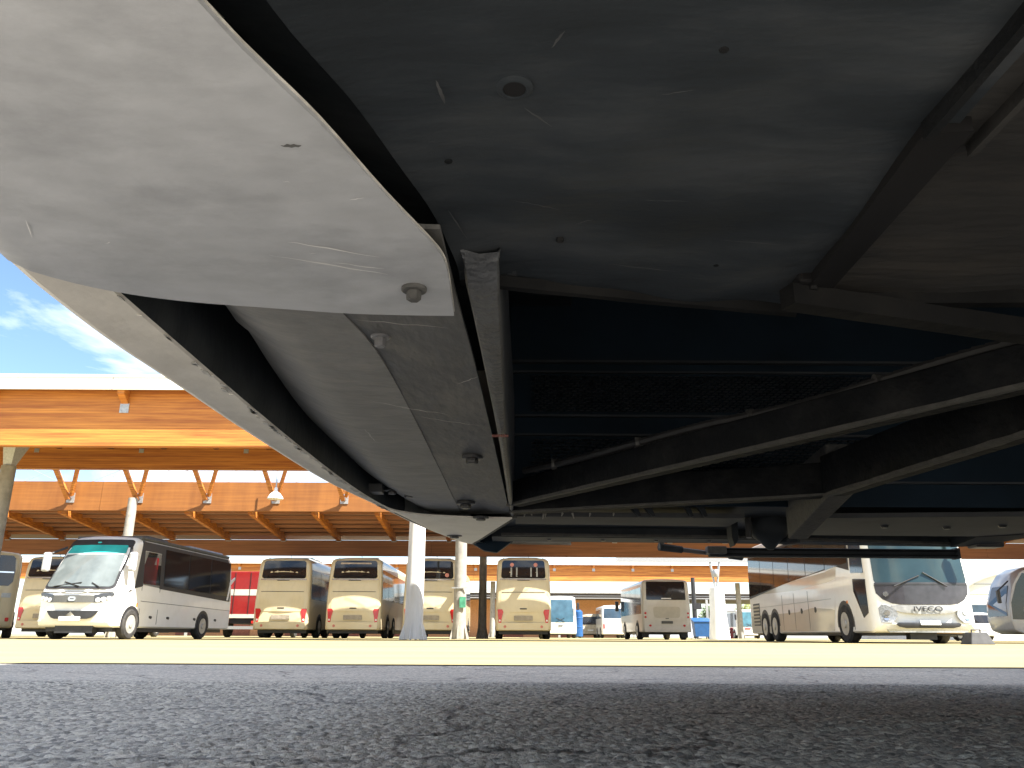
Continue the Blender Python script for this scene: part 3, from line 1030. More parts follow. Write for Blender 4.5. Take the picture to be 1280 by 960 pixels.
# --- white minibus
def minibus():
    root = thing('white_minibus', 'white minibus with black window surround and teal sun band, facing out of the canopy', 'minibus',
                 (-11.12, 21.0, 0), R(-4.2))
    hw = 1.02

    def E0(x, z):
        y = .22 * (x / hw) ** 2
        if z > 1.18:
            y += .62 * (z - 1.18) + .10 * max(0, z - 2.2)
        elif z < .55:
            y += .06 * (.55 - z)
        return y
    H = 2.66
    holes = [(1, 1.55, 2.35, 1.45, 2.32)]
    v = Veh(root, 2 * hw, 7.6, .30, H, rt=.2, tumble=.06, zb=1.2, E0=E0, er=.16, levels=(.5, .8, 1.18, 1.45, 1.7, 2.0, 2.32),
            ts=(.1, .18, .28, .5, .75), holes=holes, paint=WHITE, roof_rise=.03)
    # black greenhouse: front surround, windscreen, sun band
    sur = v.end('windscreen_surround', v.rrows(1.24, 2.58, .945, .87, .1), BLACK, .010, n=13)
    ws = v.end('windscreen', v.rrows(1.30, 2.18, .89, .81, .09), SCREEN, .024, n=13)
    v.end('sun_band', v.rrows(2.185, 2.42, .81, .77, .03), TEAL, .024, ws, n=13)
    v.end('band_edge', v.rrows(2.16, 2.19, .81, .81, .01), PLATEW, .028, ws, n=9)
    v.end('marker_lamp', v.rrows(2.47, 2.51, .05, .05, .018), mat('teal_lamp', (.05, .5, .45), .3), .022, sur, n=4)
    # seams and noses
    gr = v.end('grille', [(.90, -.62, .62), (.93, -.66, .66), (1.06, -.70, .70), (1.08, -.66, .66)],
               mat('dark_mesh_grille', (.10, .10, .095), .5, vscale=90), .012)
    em = v.end('emblem', v.rrows(.935, 1.045, .10, .10, .05, n=4), CHROME, .03, gr, n=6)
    v.end('emblem_bar', v.rrows(.975, 1.0, .055, .055, .01), BLACK, .034, em, n=3)
    for sx in (-1, 1):
        rows = []
        for k in range(6):
            t = k / 5
            z = .90 + .24 * t
            xi, xo = .56 - .02 * t, .66 + .40 * t ** .7
            if t > .9:
                xi = .85
            a, b = sorted((sx * xi, sx * min(xo, .97)))
            rows.append((z, a, b))
        hl = v.end('headlight', rows, mat('smoked_headlight', (.045, .045, .05), .12, coat=.6), .02, n=7)
        for cx, cz, r in ((.64, .965, .055), (.765, .985, .055), (.885, 1.01, .05)):
            v.end('headlight_lens', v.rrows(cz - r, cz + r, r, r, r * .98, cx=sx * cx, n=5), PLATEW, .032, hl, n=6)
        v.end('fog_lamp', v.rrows(.42, .49, .04, .04, .035, cx=sx * .9), PLATEW, .02, n=5)
    v.end('bumper_grille', [(.50, -.42, -.20), (.53, -.52, -.16), (.60, -.60, -.10), (.69, -.68, .0), (.70, -.68, .0)], BLACK, .014, n=7)
    v.end('bumper_grille', [(.50, .20, .42), (.53, .16, .52), (.60, .10, .60), (.69, .0, .68), (.70, .0, .68)], BLACK, .014, n=7)
    v.end('plate_mount', v.rrows(.46, .56, .28, .28, .02), WHITE, .03)
    v.end('hood_seam', v.rrows(1.155, 1.17, .95, .95, .005), BLACK, .004, n=11)
    # wipers
    for a, b in (((-.62, 1.30), (.12, 1.40)), ((.1, 1.30), (-.35, 1.42)), ((.62, 1.28), (.38, 1.40))):
        MB().tube((a[0], E0(*a) - .05, a[1]), (b[0], E0(*b) - .05, b[1]), .013, n=6).build('wiper', BLACK, root)
    # sides
    for sx in (-1, 1):
        top = 2.57
        v.side('window_surround', [(1.05, 1.30), (1.48, 1.38), (1.48, top), (1.35, top + .02)], sx, BLACK, .006)
        v.side('window_surround', [(1.48, 2.33), (2.42, 2.33), (2.42, top), (1.48, top)], sx, BLACK, .006)
        v.side('window_surround', [(2.40, 1.36), (7.25, 1.20), (7.28, 1.35), (7.20, 2.36), (7.0, top), (2.40, top)], sx, BLACK, .006)
        if sx < 0:
            v.side('door_window', [(1.5, 1.42), (2.4, 1.38), (2.4, 2.32), (1.5, 2.32)], sx, TINT, .01)
        for k in range(3):
            a = 2.62 + k * 1.55
            v.side('side_window', [(a, 1.45 - .03 * k), (a + 1.5, 1.42 - .03 * k), (a + 1.5, 2.47), (a, 2.47)], sx, TINT, .016)
        v.side('white_swoosh', [(6.98, 1.24), (7.10, 1.24), (7.28, 1.75), (7.62, 1.95), (7.62, 2.03), (7.2, 1.85)], sx, WHITE, .02)
        v.side('door_seam', [(1.44, .40), (1.46, .40), (1.46, 1.36), (1.44, 1.36)], sx, BLACK, .004)
        v.side('door_seam', [(2.43, .40), (2.45, .40), (2.45, 1.36), (2.43, 1.36)], sx, BLACK, .004)
        v.side('waist_seam', [(1.46, .985), (7.4, .90), (7.4, .912), (1.46, .998)], sx, BLACK, .004)
        v.side('vent', [(.75, 1.16), (.95, 1.26), (.85, 1.26), (.78, 1.2)], sx, BLACK, .012)
        v.side('turn_lamp', [(1.24, .84), (1.30, .84), (1.30, .93), (1.24, .93)], sx, ORNG, .015)
        for yy in (2.0, 3.0, 4.7, 6.2):
            v.side('flap_latch', [(yy, .56), (yy + .12, .54), (yy + .16, .58), (yy + .12, .62), (yy, .62)], sx, BLACK, .012)
        v.wheel(1.05, sx, .39, .24)
        v.wheel(5.35, sx, .39, .24)
        # arm and mirror
        mr = MB()
        mr.box(sx * 1.18 - .10, sx * 1.18 + .10, .42, .56, 1.70, 2.20)
        mo = mr.build('wing_mirror', mat('mirror_grey', (.40, .40, .40), .5), root, bevel=.05)
        MB().tube((sx * 1.12, .5, 2.16), (sx * .90, .85, 2.36), .03).build('mirror_arm', BLACK, mo)
    # cab interior seen through the right door window
    MB().box(.45, .95, 1.7, 2.15, .9, 1.45).build('seat', REDF, root, bevel=.06)
    MB().box(.45, .98, 2.12, 2.27, 1.4, 2.22).build('seat_back', REDF, root, bevel=.05)
    MB().box(-.95, 1.0, .95, 7.2, .5, .85).build('cab_floor', BLACK, root)
    v.side('door_window', [(1.5, 1.42), (2.4, 1.38), (2.4, 2.32), (1.5, 2.32)], 1, CLEAR, .008, thick=.008)
    # roof
    MB().box(-.93, .93, 1.25, 7.15, H - .05, H + .045).build('roof_cover', mat('dusty_black_roof', (.07, .07, .07), .7), root, bevel=.04)
    MB().box(-.6, .6, 2.2, 3.4, H + .0, H + .17).build('roof_unit', mat('dusty_black_roof', (.07, .07, .07), .7), root, bevel=.06)
    MB().box(-.8, .8, 4.4, 6.9, H + .0, H + .12).build('roof_unit', mat('grey_blue_roof', (.22, .27, .35), .5), root, bevel=.05)
    v.under(.2)
    MB().box(-.5, .5, .25, .5, .16, .34).build('tow_bracket', BLACK, root)


minibus()

# --- white and champagne coach at the right
def big_coach():
    root = thing('white_coach', 'large white coach with champagne side, dark nose panel and IVECO lettering', 'coach', (10.24, 20.4, 0), R(-1.8))
    hw = 1.27

    def E0(x, z):
        y = .26 * abs(x / hw) ** 2.4
        if z > 1.42:
            y += .16 * (z - 1.42)
        if z < .6:
            y -= .05 * (1 - abs(.45 - z) / .15) if .3 < z else 0
        return y
    v = Veh(root, 2 * hw, 12.2, .26, 3.55, rt=.24, tumble=.03, zb=1.4, E0=E0, er=.16,
            levels=(.5, .75, 1.0, 1.42, 1.8, 2.2, 2.6, 3.0), ts=(.1, .3, .5, .7, .9), paint=WHITE)
    ws = v.end('windscreen', v.rrows(1.44, 3.2, 1.14, 1.10, .08), mat('pale_windscreen', (.022, .040, .042), .05, spec=.6, vscale=1.2, rvar=0), .014, n=15)
    v.end('screen_border', v.rrows(1.40, 1.46, 1.14, 1.14, .02), BLACK, .02, ws, n=11)
    npn = v.end('nose_panel', [(.93, -.62, .62), (.95, -.80, .80), (1.05, -1.0, 1.0), (1.2, -1.13, 1.13), (1.41, -1.15, 1.15)],
                mat('dark_violet_grey', (.035, .033, .040), .3, coat=.4), .012, n=15)
    gb = v.end('badge_bar', [(.70, -.25, .25), (.74, -.62, .62), (.80, -.78, .78), (.90, -.84, .84), (.915, -.60, .60)],
               mat('pale_silver_bar', (.34, .34, .33), .35, .2), .016, n=13)
    me = text_mesh('IVECO', .20, .006)
    me.materials.append(BLACK)
    t = bpy.data.objects.new('lettering', me)
    COL.objects.link(t)
    t.parent = gb
    t.rotation_euler = (R(90), 0, 0)
    t.scale = (1.25, .85, 1)
    t.location = (0, E0(0, .8) - .035, .765)
    for sx in (-1, 1):
        rows = []
        for k in range(7):
            tt = k / 6
            z = .50 + .42 * tt
            xi = .86 - .30 * math.sin(math.pi * min(1, tt * 1.1) * .5) + .35 * tt * tt
            xo = 1.10 + .02 * tt
            if tt > .95:
                xi, xo = .95, 1.05
            a, b = sorted((sx * xi, sx * xo))
            rows.append((z, a, b))
        hl = v.end('headlight', rows, mat('clear_headlight', (.26, .27, .28), .15, coat=.8, vscale=25, var=.4), .02, n=7)
        for cx, cz, r in ((.98, .60, .055), (.95, .74, .065)):
            v.end('headlight_lens', v.rrows(cz - r, cz + r, r, r, r * .98, cx=sx * cx, n=5), CHROME, .034, hl, n=6)
        MB().tube((.55 if sx > 0 else -.75, E0(.6, 1.4) - .06, 1.36), (.0 if sx > 0 else -.1, E0(.1, 1.72) - .05, 1.70 if sx > 0 else 1.62), .016).build('wiper', BLACK, root)
        mr = MB().box(sx * 1.45 - .12, sx * 1.45 + .12, -.42, -.28, 2.5, 3.1)
        mo = mr.build('wing_mirror', BLACK, root, bevel=.05)
        MB().tube((sx * 1.42, -.32, 3.05), (sx * 1.05, .2, 3.4), .04).build('mirror_arm', BLACK, mo)
    v.end('bumper_grille', [(.37, -.55, .55), (.40, -.72, .72), (.46, -.78, .78), (.50, -.72, .72)], BLACK, .016, n=11)
    v.end('number_plate', v.rrows(.44, .55, .24, .24, .015, cx=.0), PLATEW, .035, n=5)
    v.end('lower_lip', v.rrows(.27, .345, .95, 1.0, .03), STEELG, .02, n=11)
    v.end('emblem', v.rrows(1.12, 1.24, .06, .06, .058, cx=-.93, n=5), CHROME, .022, npn, n=6)
    for sx in (-1, 1):
        # champagne body side with a slanted front boundary, dark door glass, window band
        v.side('side_panel', [(2.95, .32), (11.9, .32), (11.9, 1.96), (6.9, 1.86), (3.3, 1.95), (2.4, 2.02), (2.75, .9)], sx, SILVERB, .006)
        v.side('door_glass', [(.42, .74), (.75, .62), (1.25, 1.30), (1.25, 1.62), (.42, 1.56)], sx, TINT, .012)
        v.side('door_seam', [(1.42, .34), (1.44, .34), (1.40, 2.9), (1.38, 2.9)], sx, BLACK, .006)
        v.side('driver_window', [(.50, 1.72), (1.34, 1.78), (1.34, 3.02), (.62, 3.02)], sx, TINTB, .014)
        sw = v.side('window_band', [(1.46, 1.86), (2.4, 2.03), (6.9, 1.88), (11.95, 1.55), (11.95, 3.14), (1.46, 3.14)], sx, BLACK, .008)
        for k in range(6):
            a = 1.55 + k * 1.74
            lo = 2.04 - max(0, a - 2.4) * .045
            v.side('side_window', [(a, lo + .03), (a + 1.69, lo - .045), (a + 1.69, 3.06), (a, 3.06)], sx, mat('brown_tinted_glass', (.03, .024, .02), .05, vscale=2, rvar=0), .018, sw)
        for yy in (5.0, 6.4, 7.7):
            v.side('flap_seam', [(yy, .36), (yy + .015, .36), (yy + .015, 1.5), (yy, 1.5)], sx, BLACK, .0075)
        v.side('flap_seam', [(3.0, 1.18), (11.8, 1.18), (11.8, 1.195), (3.0, 1.195)], sx, STEELG, .0075)
        for yy in (4.4, 5.7, 7.0):
            pts = [(yy + .085 * math.cos(i * math.pi / 5), .93 + .085 * math.sin(i * math.pi / 5)) for i in range(10)]
            c = v.side('flap_lock', pts, sx, BLACK, .012)
        v.side('side_marker', [(1.75, 1.02), (1.82, 1.02), (1.82, 1.09), (1.75, 1.09)], sx, ORNG, .012)
        vt = v.side('engine_vent', [(10.6, .55), (11.5, .55), (11.5, 1.35), (10.6, 1.35)], sx, BLACK, .010)
        for k in range(6):
            v.side('slat', [(10.64, .60 + k * .125), (11.46, .60 + k * .125), (11.46, .66 + k * .125), (10.64, .66 + k * .125)], sx, SILVERB, .02, vt)
        v.wheel(2.05, sx, .50, .3, RIM)
        v.wheel(8.7, sx, .50, .3, RIM)
        v.wheel(9.95, sx, .50, .3, RIM)
    MB().box(-.8, .8, 4.5, 7.0, 3.57, 3.74).build('air_conditioning_unit', WHITE, root, bevel=.05)
    v.under(.2)
    MB().box(-.35, .3, .35, .6, .1, .28).build('tow_bracket', BLACK, root)
    MB().bar((-.95, .4, .27), (.95, .45, .24), .1, .04).build('stone_guard', mat('rusty_guard', (.28, .17, .10), .8), root)


big_coach()

# --- small cream bus seen from behind, mid distance
def midibus():
    root = thing('midibus', 'small cream bus with square dark rear window, beside the forked pier', 'bus', (7.50, 40.0, 0), R(1.0))
    v = Veh(root, 2.36, 7.2, .34, 2.78, rt=.2, levels=(.8, 1.4, 2.0), ts=(.2, .5, .8), paint=CREAM2,
            E0=lambda x, z: .06 * (x / 1.18) ** 2 + .05 * max(0, z - 1.6))
    w = v.end('rear_window', v.rrows(1.84, 2.70, .96, .93, .05), TINT, .012)
    v.end('maker_lettering', v.rrows(1.88, 1.93, .24, .24, .01), PLATEW, .018, w, n=4)
    lid = v.end('engine_lid', v.rrows(.92, 1.60, .92, .95, .05), CREAM2, .02)
    v.end('lid_panel', v.rrows(1.0, 1.52, .62, .66, .12), mat('dust_beige', (.46, .42, .33), .6, var=.06), .028, lid)
    v.end('lid_handle', v.rrows(.96, .99, .08, .08, .01), BLACK, .036, lid, n=4)
    v.end('number_plate', v.rrows(.74, .86, .27, .27, .01), PLATED, .02, n=4)
    v.end('bumper', v.rrows(.36, .62, 1.08, 1.1, .05), CREAM2, .03)
    for sx in (-1, 1):
        for z in (1.22, 1.04):
            v.end('tail_light', v.rrows(z - .05, z + .05, .05, .05, .048, cx=sx * 1.03, n=4), REDL, .03, n=5)
        v.end('reflector', v.rrows(.60, .70, .06, .06, .05, cx=sx * .82), REDL, .036, n=4)
        for k in range(4):
            a = .35 + k * 1.62
            v.side('side_window', [(a, 1.2), (a + 1.56, 1.2), (a + 1.56, 2.45), (a, 2.45)], sx, TINTB, .014)
        v.wheel(1.55, sx, .42)
        v.wheel(5.6, sx, .42)
        mr = MB().box(sx * 1.34 - .1, sx * 1.34 + .1, 7.2, 7.34, 1.5, 2.05)
        mr.build('wing_mirror', BLACK, root, bevel=.04)
    for sx in (-1, 1):
        MB().box(sx * .95 - .16, sx * .95 + .16, .62, .66, .1, .4).build('mud_flap', BLACK, root)
    v.under(.24)


midibus()


def small_front(name, label, cat, loc, w, L, H, paint, screen, rear=False, rz=0.0):
    """a distant bus or van seen from one end"""
    root = thing(name, label, cat, loc, rz)
    hw = w / 2
    v = Veh(root, w, L, .3, H, rt=.18, levels=(.8, 1.3, 1.9), ts=(.3, .7), paint=paint,
            E0=lambda x, z: .08 * (x / hw) ** 2 + .12 * max(0, z - 1.3))
    zs = 1.15 if not rear else 1.6
    ws = v.end('rear_window' if rear else 'windscreen', v.rrows(zs, H - .22, hw * .84, hw * .78, .08), screen, .014)
    v.end('bumper', v.rrows(.36, .58, hw * .9, hw * .92, .05), paint, .03)
    v.end('number_plate', v.rrows(.62, .72, .25, .25, .02), PLATEW, .03, n=4)
    for sx in (-1, 1):
        v.end('tail_light' if rear else 'headlight', v.rrows(.75, 1.15 if rear else .98, .06 if rear else .16, .06 if rear else .16, .05, cx=sx * hw * .82),
              REDL if rear else mat('pale_lens', (.6, .6, .58), .2), .026, n=4)
        if not rear:
            MB().tube((sx * .3, -.03, 1.2), (sx * -.3, .0, 1.45), .015).build('wiper', BLACK, root)
            MB().box(sx * (hw + .14) - .09, sx * (hw + .14) + .09, -.1, .02, H - 1.0, H - .45).build('wing_mirror', BLACK, root, bevel=.03)
        n = 3
        for k in range(n):
            a = .5 + k * (L - 1) / n
            v.side('side_window', [(a, zs), (a + (L - 1) / n - .06, zs), (a + (L - 1) / n - .06, H - .3), (a, H - .3)], sx, TINTB)
        v.wheel(1.3, sx, .42)
        v.wheel(L - 1.6, sx, .42)
    v.under()
    return root, v


small_front('white_van', 'white van with blue-grey rear window, beyond the small cream bus', 'van', (8.62, 70, 0), 1.95, 5.6, 2.62, WHITE, TINTB, True)
r_, v_ = small_front('city_bus', 'white and blue bus facing us, half hidden behind the curtained coach', 'bus', (3.75, 63, 0), 2.4, 9, 3.02,
                     WHITE, mat('sky_blue_screen', (.05, .11, .16), .1, vscale=2, rvar=0))
v_.end('badge', v_.rrows(.82, .98, .18, .18, .05), CHROME, .03)
small_front('beige_van', 'old beige camper van beside the blue tank', 'van', (7.15, 75, 0), 1.65, 4.8, 2.05, mat('camper_beige', (.42, .36, .26), .5), TINT)
r_, v_ = small_front('white_bus', 'white bus with wide blue-green windscreen, beyond the forked pier', 'bus', (24.3, 85, 0), 2.5, 10, 2.82, WHITE,
                     mat('bluegreen_screen', (.08, .20, .26), .08, vscale=2, rvar=0))
v_.end('red_badge', v_.rrows(.92, 1.02, .3, .3, .04, cx=-.2), REDL, .03)

# --- silver coach at the right rim, lying across
Sv = thing('silver_coach', 'silver grey coach with dark glass and a pale swoosh, beside the white vaulted hall', 'coach', (23.4, 39.0, 0), R(-7))
# built with its flank towards the camera: front end at x=0, flank at y=0
def silver():
    m = MB()
    L, W, H = 11.0, 2.5, 3.42
    prof = [(.55, .32), (.12, .5), (0, 1.0), (.05, 1.7), (.35, 2.6), (.75, 3.15), (1.25, H), (L - .2, H), (L, 3.2), (L, .32)]
    a = [(x, 0, z) for x, z in prof]
    m.extr(a, (0, W, 0))
    m.build('body', SILVER, Sv, bevel=.09, smooth=True)
    g = MB().extr([(.10, -.012, 1.0), (.16, -.012, 1.75), (.5, -.012, 2.6), (.85, -.012, 3.1), (10.7, -.012, 3.15), (10.7, -.012, 1.5), (1.7, -.012, 1.5), (.7, -.012, .98)], (0, .02, 0))
    gl = g.build('glass_band', TINT, Sv)
    for k in range(5):
        x = 2.2 + k * 1.7
        MB().box(x, x + 1.64, -.02, -.011, 1.62, 3.05).build('side_window', TINTB, gl)
    pts = []
    for i in range(9):
        t = i / 8
        pts.append((.62 + 1.9 * t ** 1.9, 1.0 + 2.1 * t ** .75))
    sw = MB()
    o = [(x, -.03, z) for x, z in pts] + [(x + .24 - .1 * (i / 8), -.03, z - .05) for i, (x, z) in list(enumerate(pts))[::-1]]
    sw.extr(o, (0, .03, 0)).build('swoosh', WHITE, Sv)
    w = MB().extr([(-.012, .25, 1.15), (-.012, 2.25, 1.15), (.04, 2.2, 1.75), (.3, 2.1, 2.55), (.3, .4, 2.55), (.04, .3, 1.75)], (.03, 0, 0))
    w.build('windscreen', TINT, Sv)
    for x in (1.55, 7.6):
        t = MB().lathe([(.28, .0), (.45, -.02), (.49, .03), (.49, .26), (.3, .28)], (x, -.005, .49), 22, 'y')
        ty = t.build('wheel', RUBBER, Sv, smooth=True)
        MB().lathe([(.29, -.015), (.24, .05), (.12, .03), (.1, -.03), (.02, -.035)], (x, -.005, .49), 18, 'y').build('rim', RIM, ty, smooth=True)
        pts = [(x + .6 * math.cos(-.1 + i * (math.pi + .2) / 12), -.006, max(.34, .49 + .6 * math.sin(-.1 + i * (math.pi + .2) / 12))) for i in range(13)]
        MB().extr(pts, (0, .02, 0)).build('wheel_arch', BLACK, Sv)
    for x in (3.0, 4.6, 6.2):
        MB().box(x, x + .015, -.006, .01, .4, 1.4).build('flap_seam', BLACK, Sv)
    MB().box(-.42, -.28, -.1, .12, 1.72, 2.32).build('wing_mirror', BLACK, Sv, bevel=.04)
    MB().tube((-.34, 0, 2.3), (.3, .3, 2.75), .035).build('mirror_arm', BLACK, Sv)
    MB().tube((.9, -.012, .95), (.98, -.012, .95), .05).build('door_handle', BLACK, Sv)


silver()

# --- white car beyond
def car():
    root = thing('white_car', 'white estate car parked between the large white coach and the silver coach', 'car', (25.5, 45.0, 0), R(8))
    v = Veh(root, 1.75, 4.3, .25, 1.46, rt=.18, tumble=.22, zb=.85, er=.12, levels=(.5, .85, 1.0), ts=(.3, .6), paint=WHITE, roof_rise=.03,
            E0=lambda x, z: .10 * (x / .87) ** 2 + .5 * max(0, z - .85), E1=lambda x, z: .1 * (x / .87) ** 2 + (1.3 if z > .9 else 0) * (z - .9) * 2)
    v.end('rear_window', v.rrows(.92, 1.36, .66, .56, .07), TINT, .012)
    v.end('bumper', v.rrows(.3, .5, .76, .78, .05), WHITE, .03)
    v.end('number_plate', v.rrows(.56, .67, .26, .26, .01), PLATEW, .02, n=4)
    for sx in (-1, 1):
        v.end('tail_light', v.rrows(.68, .92, .09, .08, .04, cx=sx * .68), REDL, .02, n=4)
        v.side('side_window', [(.9, .92), (2.7, .92), (2.35, 1.32), (1.05, 1.32)], sx, TINT)
        v.wheel(.8, sx, .31, .2)
        v.wheel(3.4, sx, .31, .2)
    v.under(.2)


car()

# --- white vaulted hall at the right
hall = thing('vaulted_hall', 'white hall with a curved vaulted roof, behind the silver coach', 'building', (47.6, 62, 0))
m = MB()
rows = []
prof = []
for i in range(19):
    a = math.pi * i / 18
    prof.append((-14 * math.cos(a), 3.0 + 2.8 * math.sin(a)))
outer = [(x, 0, z) for x, z in prof]
m.extr(outer, (0, 26, 0)).build('roof', WHITE, hall, smooth=True)
rim = MB()
for (xa, za), (xb, zb) in zip(prof[:-1], prof[1:]):
    rim.hexa([(xa, -.35, za), (xb, -.35, zb), (xb, 0.0, zb), (xa, 0.0, za), (xa * 1.03, -.35, za + .35), (xb * 1.03, -.35, zb + .35), (xb * 1.03, 0, zb + .35), (xa * 1.03, 0, za + .35)])
rim.build('roof_rim', STEELG, hall)
MB().box(-13.8, 13.8, .05, 25.9, 0, 2.999).build('wall', WHITEC, hall)
for k in range(11):
    x = -13.2 + k * 2.45
    f = MB().box(x, x + 2.1, -.02, .06, 1.2, 2.6).build('window', STEELG, hall)
    MB().box(x + .08, x + 2.02, -.035, .0, 1.28, 2.52).build('pane', TINTB, f)
for z in (3.3, 4.0, 4.8):
    w_ = 13.6 * math.sqrt(max(0.02, 1 - ((z - 3) / 2.8) ** 2))
    MB().box(-w_, w_, -.04, -.002, z, z + .06).build('cladding_joint', STEELG, hall)

# --- far shed and terracotta wall under the far canopy
shed = thing('depot_shed', 'long low depot shed with pale gutter, beneath the far canopy', 'building', (2, 92, 0))
MB().box(-48, 28, 0, 12, 4.1, 4.75).build('roof', mat('dark_roof_sheet', (.09, .075, .07), .7), shed)
MB().box(-48, 28, -.2, -.005, 4.72, 5.08).build('gutter', mat('pale_grey_gutter', (.55, .55, .53), .5), shed)
for z in (4.15, 4.4):
    MB().box(-48, 28, -.05, -.004, z, z + .08).build('roof_rail', STEELG, shed)
MB().box(-48, 10.5, 3, 3.3, 0, 4.098).build('wall', TERRA, shed)
for k in range(10):
    x = -46 + k * 8.2
    MB().box(x, x + .25, -.1, .15, 0, 4.1).build('post', STEELG, shed)
for k in range(8):
    x = -40 + k * 6.2
    f = MB().box(x, x + 2.2, 2.94, 2.999, .05, 2.6).build('door', mat('dull_red_door', (.25, .08, .05), .6), shed)
    MB().box(x + .2, x + 2.0, 2.92, 2.939, 1.6, 2.4).build('pane', TINT, f)

# --- blue tank, blue containers, red barrel
tk = thing('blue_tank', 'tall blue cylindrical tank beside the white and blue bus', 'tank', (5.5, 68, 0))
MB().lathe([(.30, 0.1), (.36, .14), (.36, .8), (.38, .82), (.38, .88), (.36, .9), (.36, 1.5), (.38, 1.52), (.38, 1.58), (.36, 1.6), (.36, 2.05), (.2, 2.2), (.1, 2.24)],
           (0, 0, 0), 20).build('vessel', BLUEP, tk, smooth=True)
for a in range(3):
    t = a * 2.09
    MB().box(.26 * math.cos(t) - .04, .26 * math.cos(t) + .04, .26 * math.sin(t) - .04, .26 * math.sin(t) + .04, 0, .14).build('foot', STEELG, tk)
MB().tube((0, 0, 2.2), (.0, 0, 2.45), .05).build('valve', STEELG, tk)
for i, (x, y, lab) in enumerate(((13.65, 60, 'blue waste skip with sloping lid, right of the small cream bus'),
                                 (15.1, 61.5, 'darker blue waste skip with sloping lid, beside the forked pier'))):
    sk = thing('waste_skip', lab, 'skip', (x, y, 0))
    bl = BLUEP if i == 0 else mat('dark_blue_paint', (.012, .07, .22), .5)
    m = MB().hexa([(-.5, -.4, .15), (.5, -.4, .15), (.5, .4, .15), (-.5, .4, .15), (-.6, -.5, 1.15), (.6, -.5, 1.15), (.6, .5, 1.4), (-.6, .5, 1.4)])
    m.build('bin', bl, sk, bevel=.02)
    MB().hexa([(-.64, -.54, 1.155), (.64, -.54, 1.155), (.64, .54, 1.41), (-.64, .54, 1.41), (-.64, -.54, 1.21), (.64, -.54, 1.21), (.64, .54, 1.46), (-.64, .54, 1.46)]).build('lid', bl, sk)
    for sx in (-1, 1):
        for sy in (-1, 1):
            MB().tube((sx * .4, sy * .3, .08), (sx * .4 + .05, sy * .3, .08), .08).build('castor', BLACK, sk)
hyd = thing('red_hydrant', 'small red hydrant standing beside the far white bus', 'hydrant', (21.9, 83, 0))
MB().lathe([(.22, 0), (.22, .1), (.15, .14), (.15, .8), (.19, .82), (.19, .9), (.1, 1.05)], (0, 0, 0), 14).build('barrel', REDP, hyd, smooth=True)
MB().tube((-.3, 0, .6), (.3, 0, .6), .08).build('outlet', REDP, hyd)

# lamp mast behind the small bus, low concrete block at the coach's nose
ms = thing('steel_mast', 'dark steel mast with a camera box, behind the small cream bus', 'mast', (13.7, 62, 0))
MB().tube((0, 0, 0), (0, 0, 4.4), .19, .15, 12).build('shaft', BLACK, ms)
MB().box(-.1, .5, -.2, .2, 2.1, 2.55).build('camera_box', BLACK, ms)
MB().box(-.35, .35, -.35, .35, 0, .06).build('base_plate', STEELG, ms)
blk = thing('concrete_block', 'dark concrete ballast block on the ground beside the large white coach', 'block', (10.75, 19.35, 0))
m = MB().hexa([(-.28, -.25, 0), (.28, -.25, 0), (.28, .25, 0), (-.28, .25, 0), (-.18, -.15, .27), (.18, -.15, .27), (.18, .15, .27), (-.18, .15, .27)])
m.build('block', mat('dark_concrete', (.07, .07, .07), .9), blk, bevel=.02)
MB().tube((-.1, 0, .27), (-.1, 0, .33), .015).build('lifting_eye', BLACK, blk)
MB().tube((.1, 0, .27), (.1, 0, .33), .015).build('lifting_eye', BLACK, blk)
MB().tube((-.1, 0, .325), (.1, 0, .325), .015).build('lifting_eye', BLACK, blk)


# ================================================================== trees far behind
def tree(label, x, y, h, r, col, seed):
    rnd = random.Random(seed)
    root = thing('broadleaf_tree', label, 'tree', (x, y, 0), 0, 'trees beyond the depot')
    m = MB()
    m.tube((0, 0, 0), (.05, 0, h * .45), .16, .11, 8)
    for k in range(7):
        a = rnd.random() * 6.28
        q = (math.cos(a) * r * .6, math.sin(a) * r * .6, h * (.55 + .3 * rnd.random()))
        m.tube((.05, 0, h * (.3 + .15 * rnd.random())), q, .06, .02, 6)
    m.build('trunk', mat('bark', (.10, .075, .05), .9), root)
    lv = MB()
    cl = []
    for k in range(26):
        a, b = rnd.random() * 6.28, rnd.random() ** .5
        zz = rnd.random()
        rr = r * (1 - abs(zz - .45) * 1.1)
        cl.append((math.cos(a) * b * rr, math.sin(a) * b * rr, h * (.36 + .6 * zz), r * (.22 + .2 * rnd.random())))
    for c in cl:
        for k in range(95):
            d = Vector((rnd.gauss(0, 1), rnd.gauss(0, 1), rnd.gauss(0, 1))).normalized() * c[3] * (.5 + .5 * rnd.random())
            p = Vector(c[:3]) + d
            u = Vector((rnd.gauss(0, 1), rnd.gauss(0, 1), rnd.gauss(0, 1))).normalized()
            w = u.orthogonal().normalized()
            s = .10 + .08 * rnd.random()
            n = len(lv.v)
            lv.v += [tuple(p - u * s), tuple(p + w * s * .5), tuple(p + u * s), tuple(p - w * s * .5)]
            lv.f.append((n, n + 1, n + 2, n + 3))
    me = bpy.data.meshes.new('crown')
    me.from_pydata(lv.v, [], lv.f)
    me.materials.append(col)
    o = bpy.data.objects.new('crown', me)
    COL.objects.link(o)
    o.parent = root


LEAFY = mat('yellow_green_leaves', (.17, .19, .035), .7, var=.4, vscale=2)
LEAFG = mat('green_leaves', (.075, .12, .035), .7, var=.4, vscale=2)
tree('yellow-green leafy tree standing above the far white bus', 31.5, 108, 5.2, 2.6, LEAFY, 1)
tree('dark green tree beside the yellow-green one', 27.0, 112, 3.9, 2.0, LEAFG, 2)
tree('low green tree next to the vaulted hall', 36.5, 118, 4.4, 2.2, LEAFG, 3)


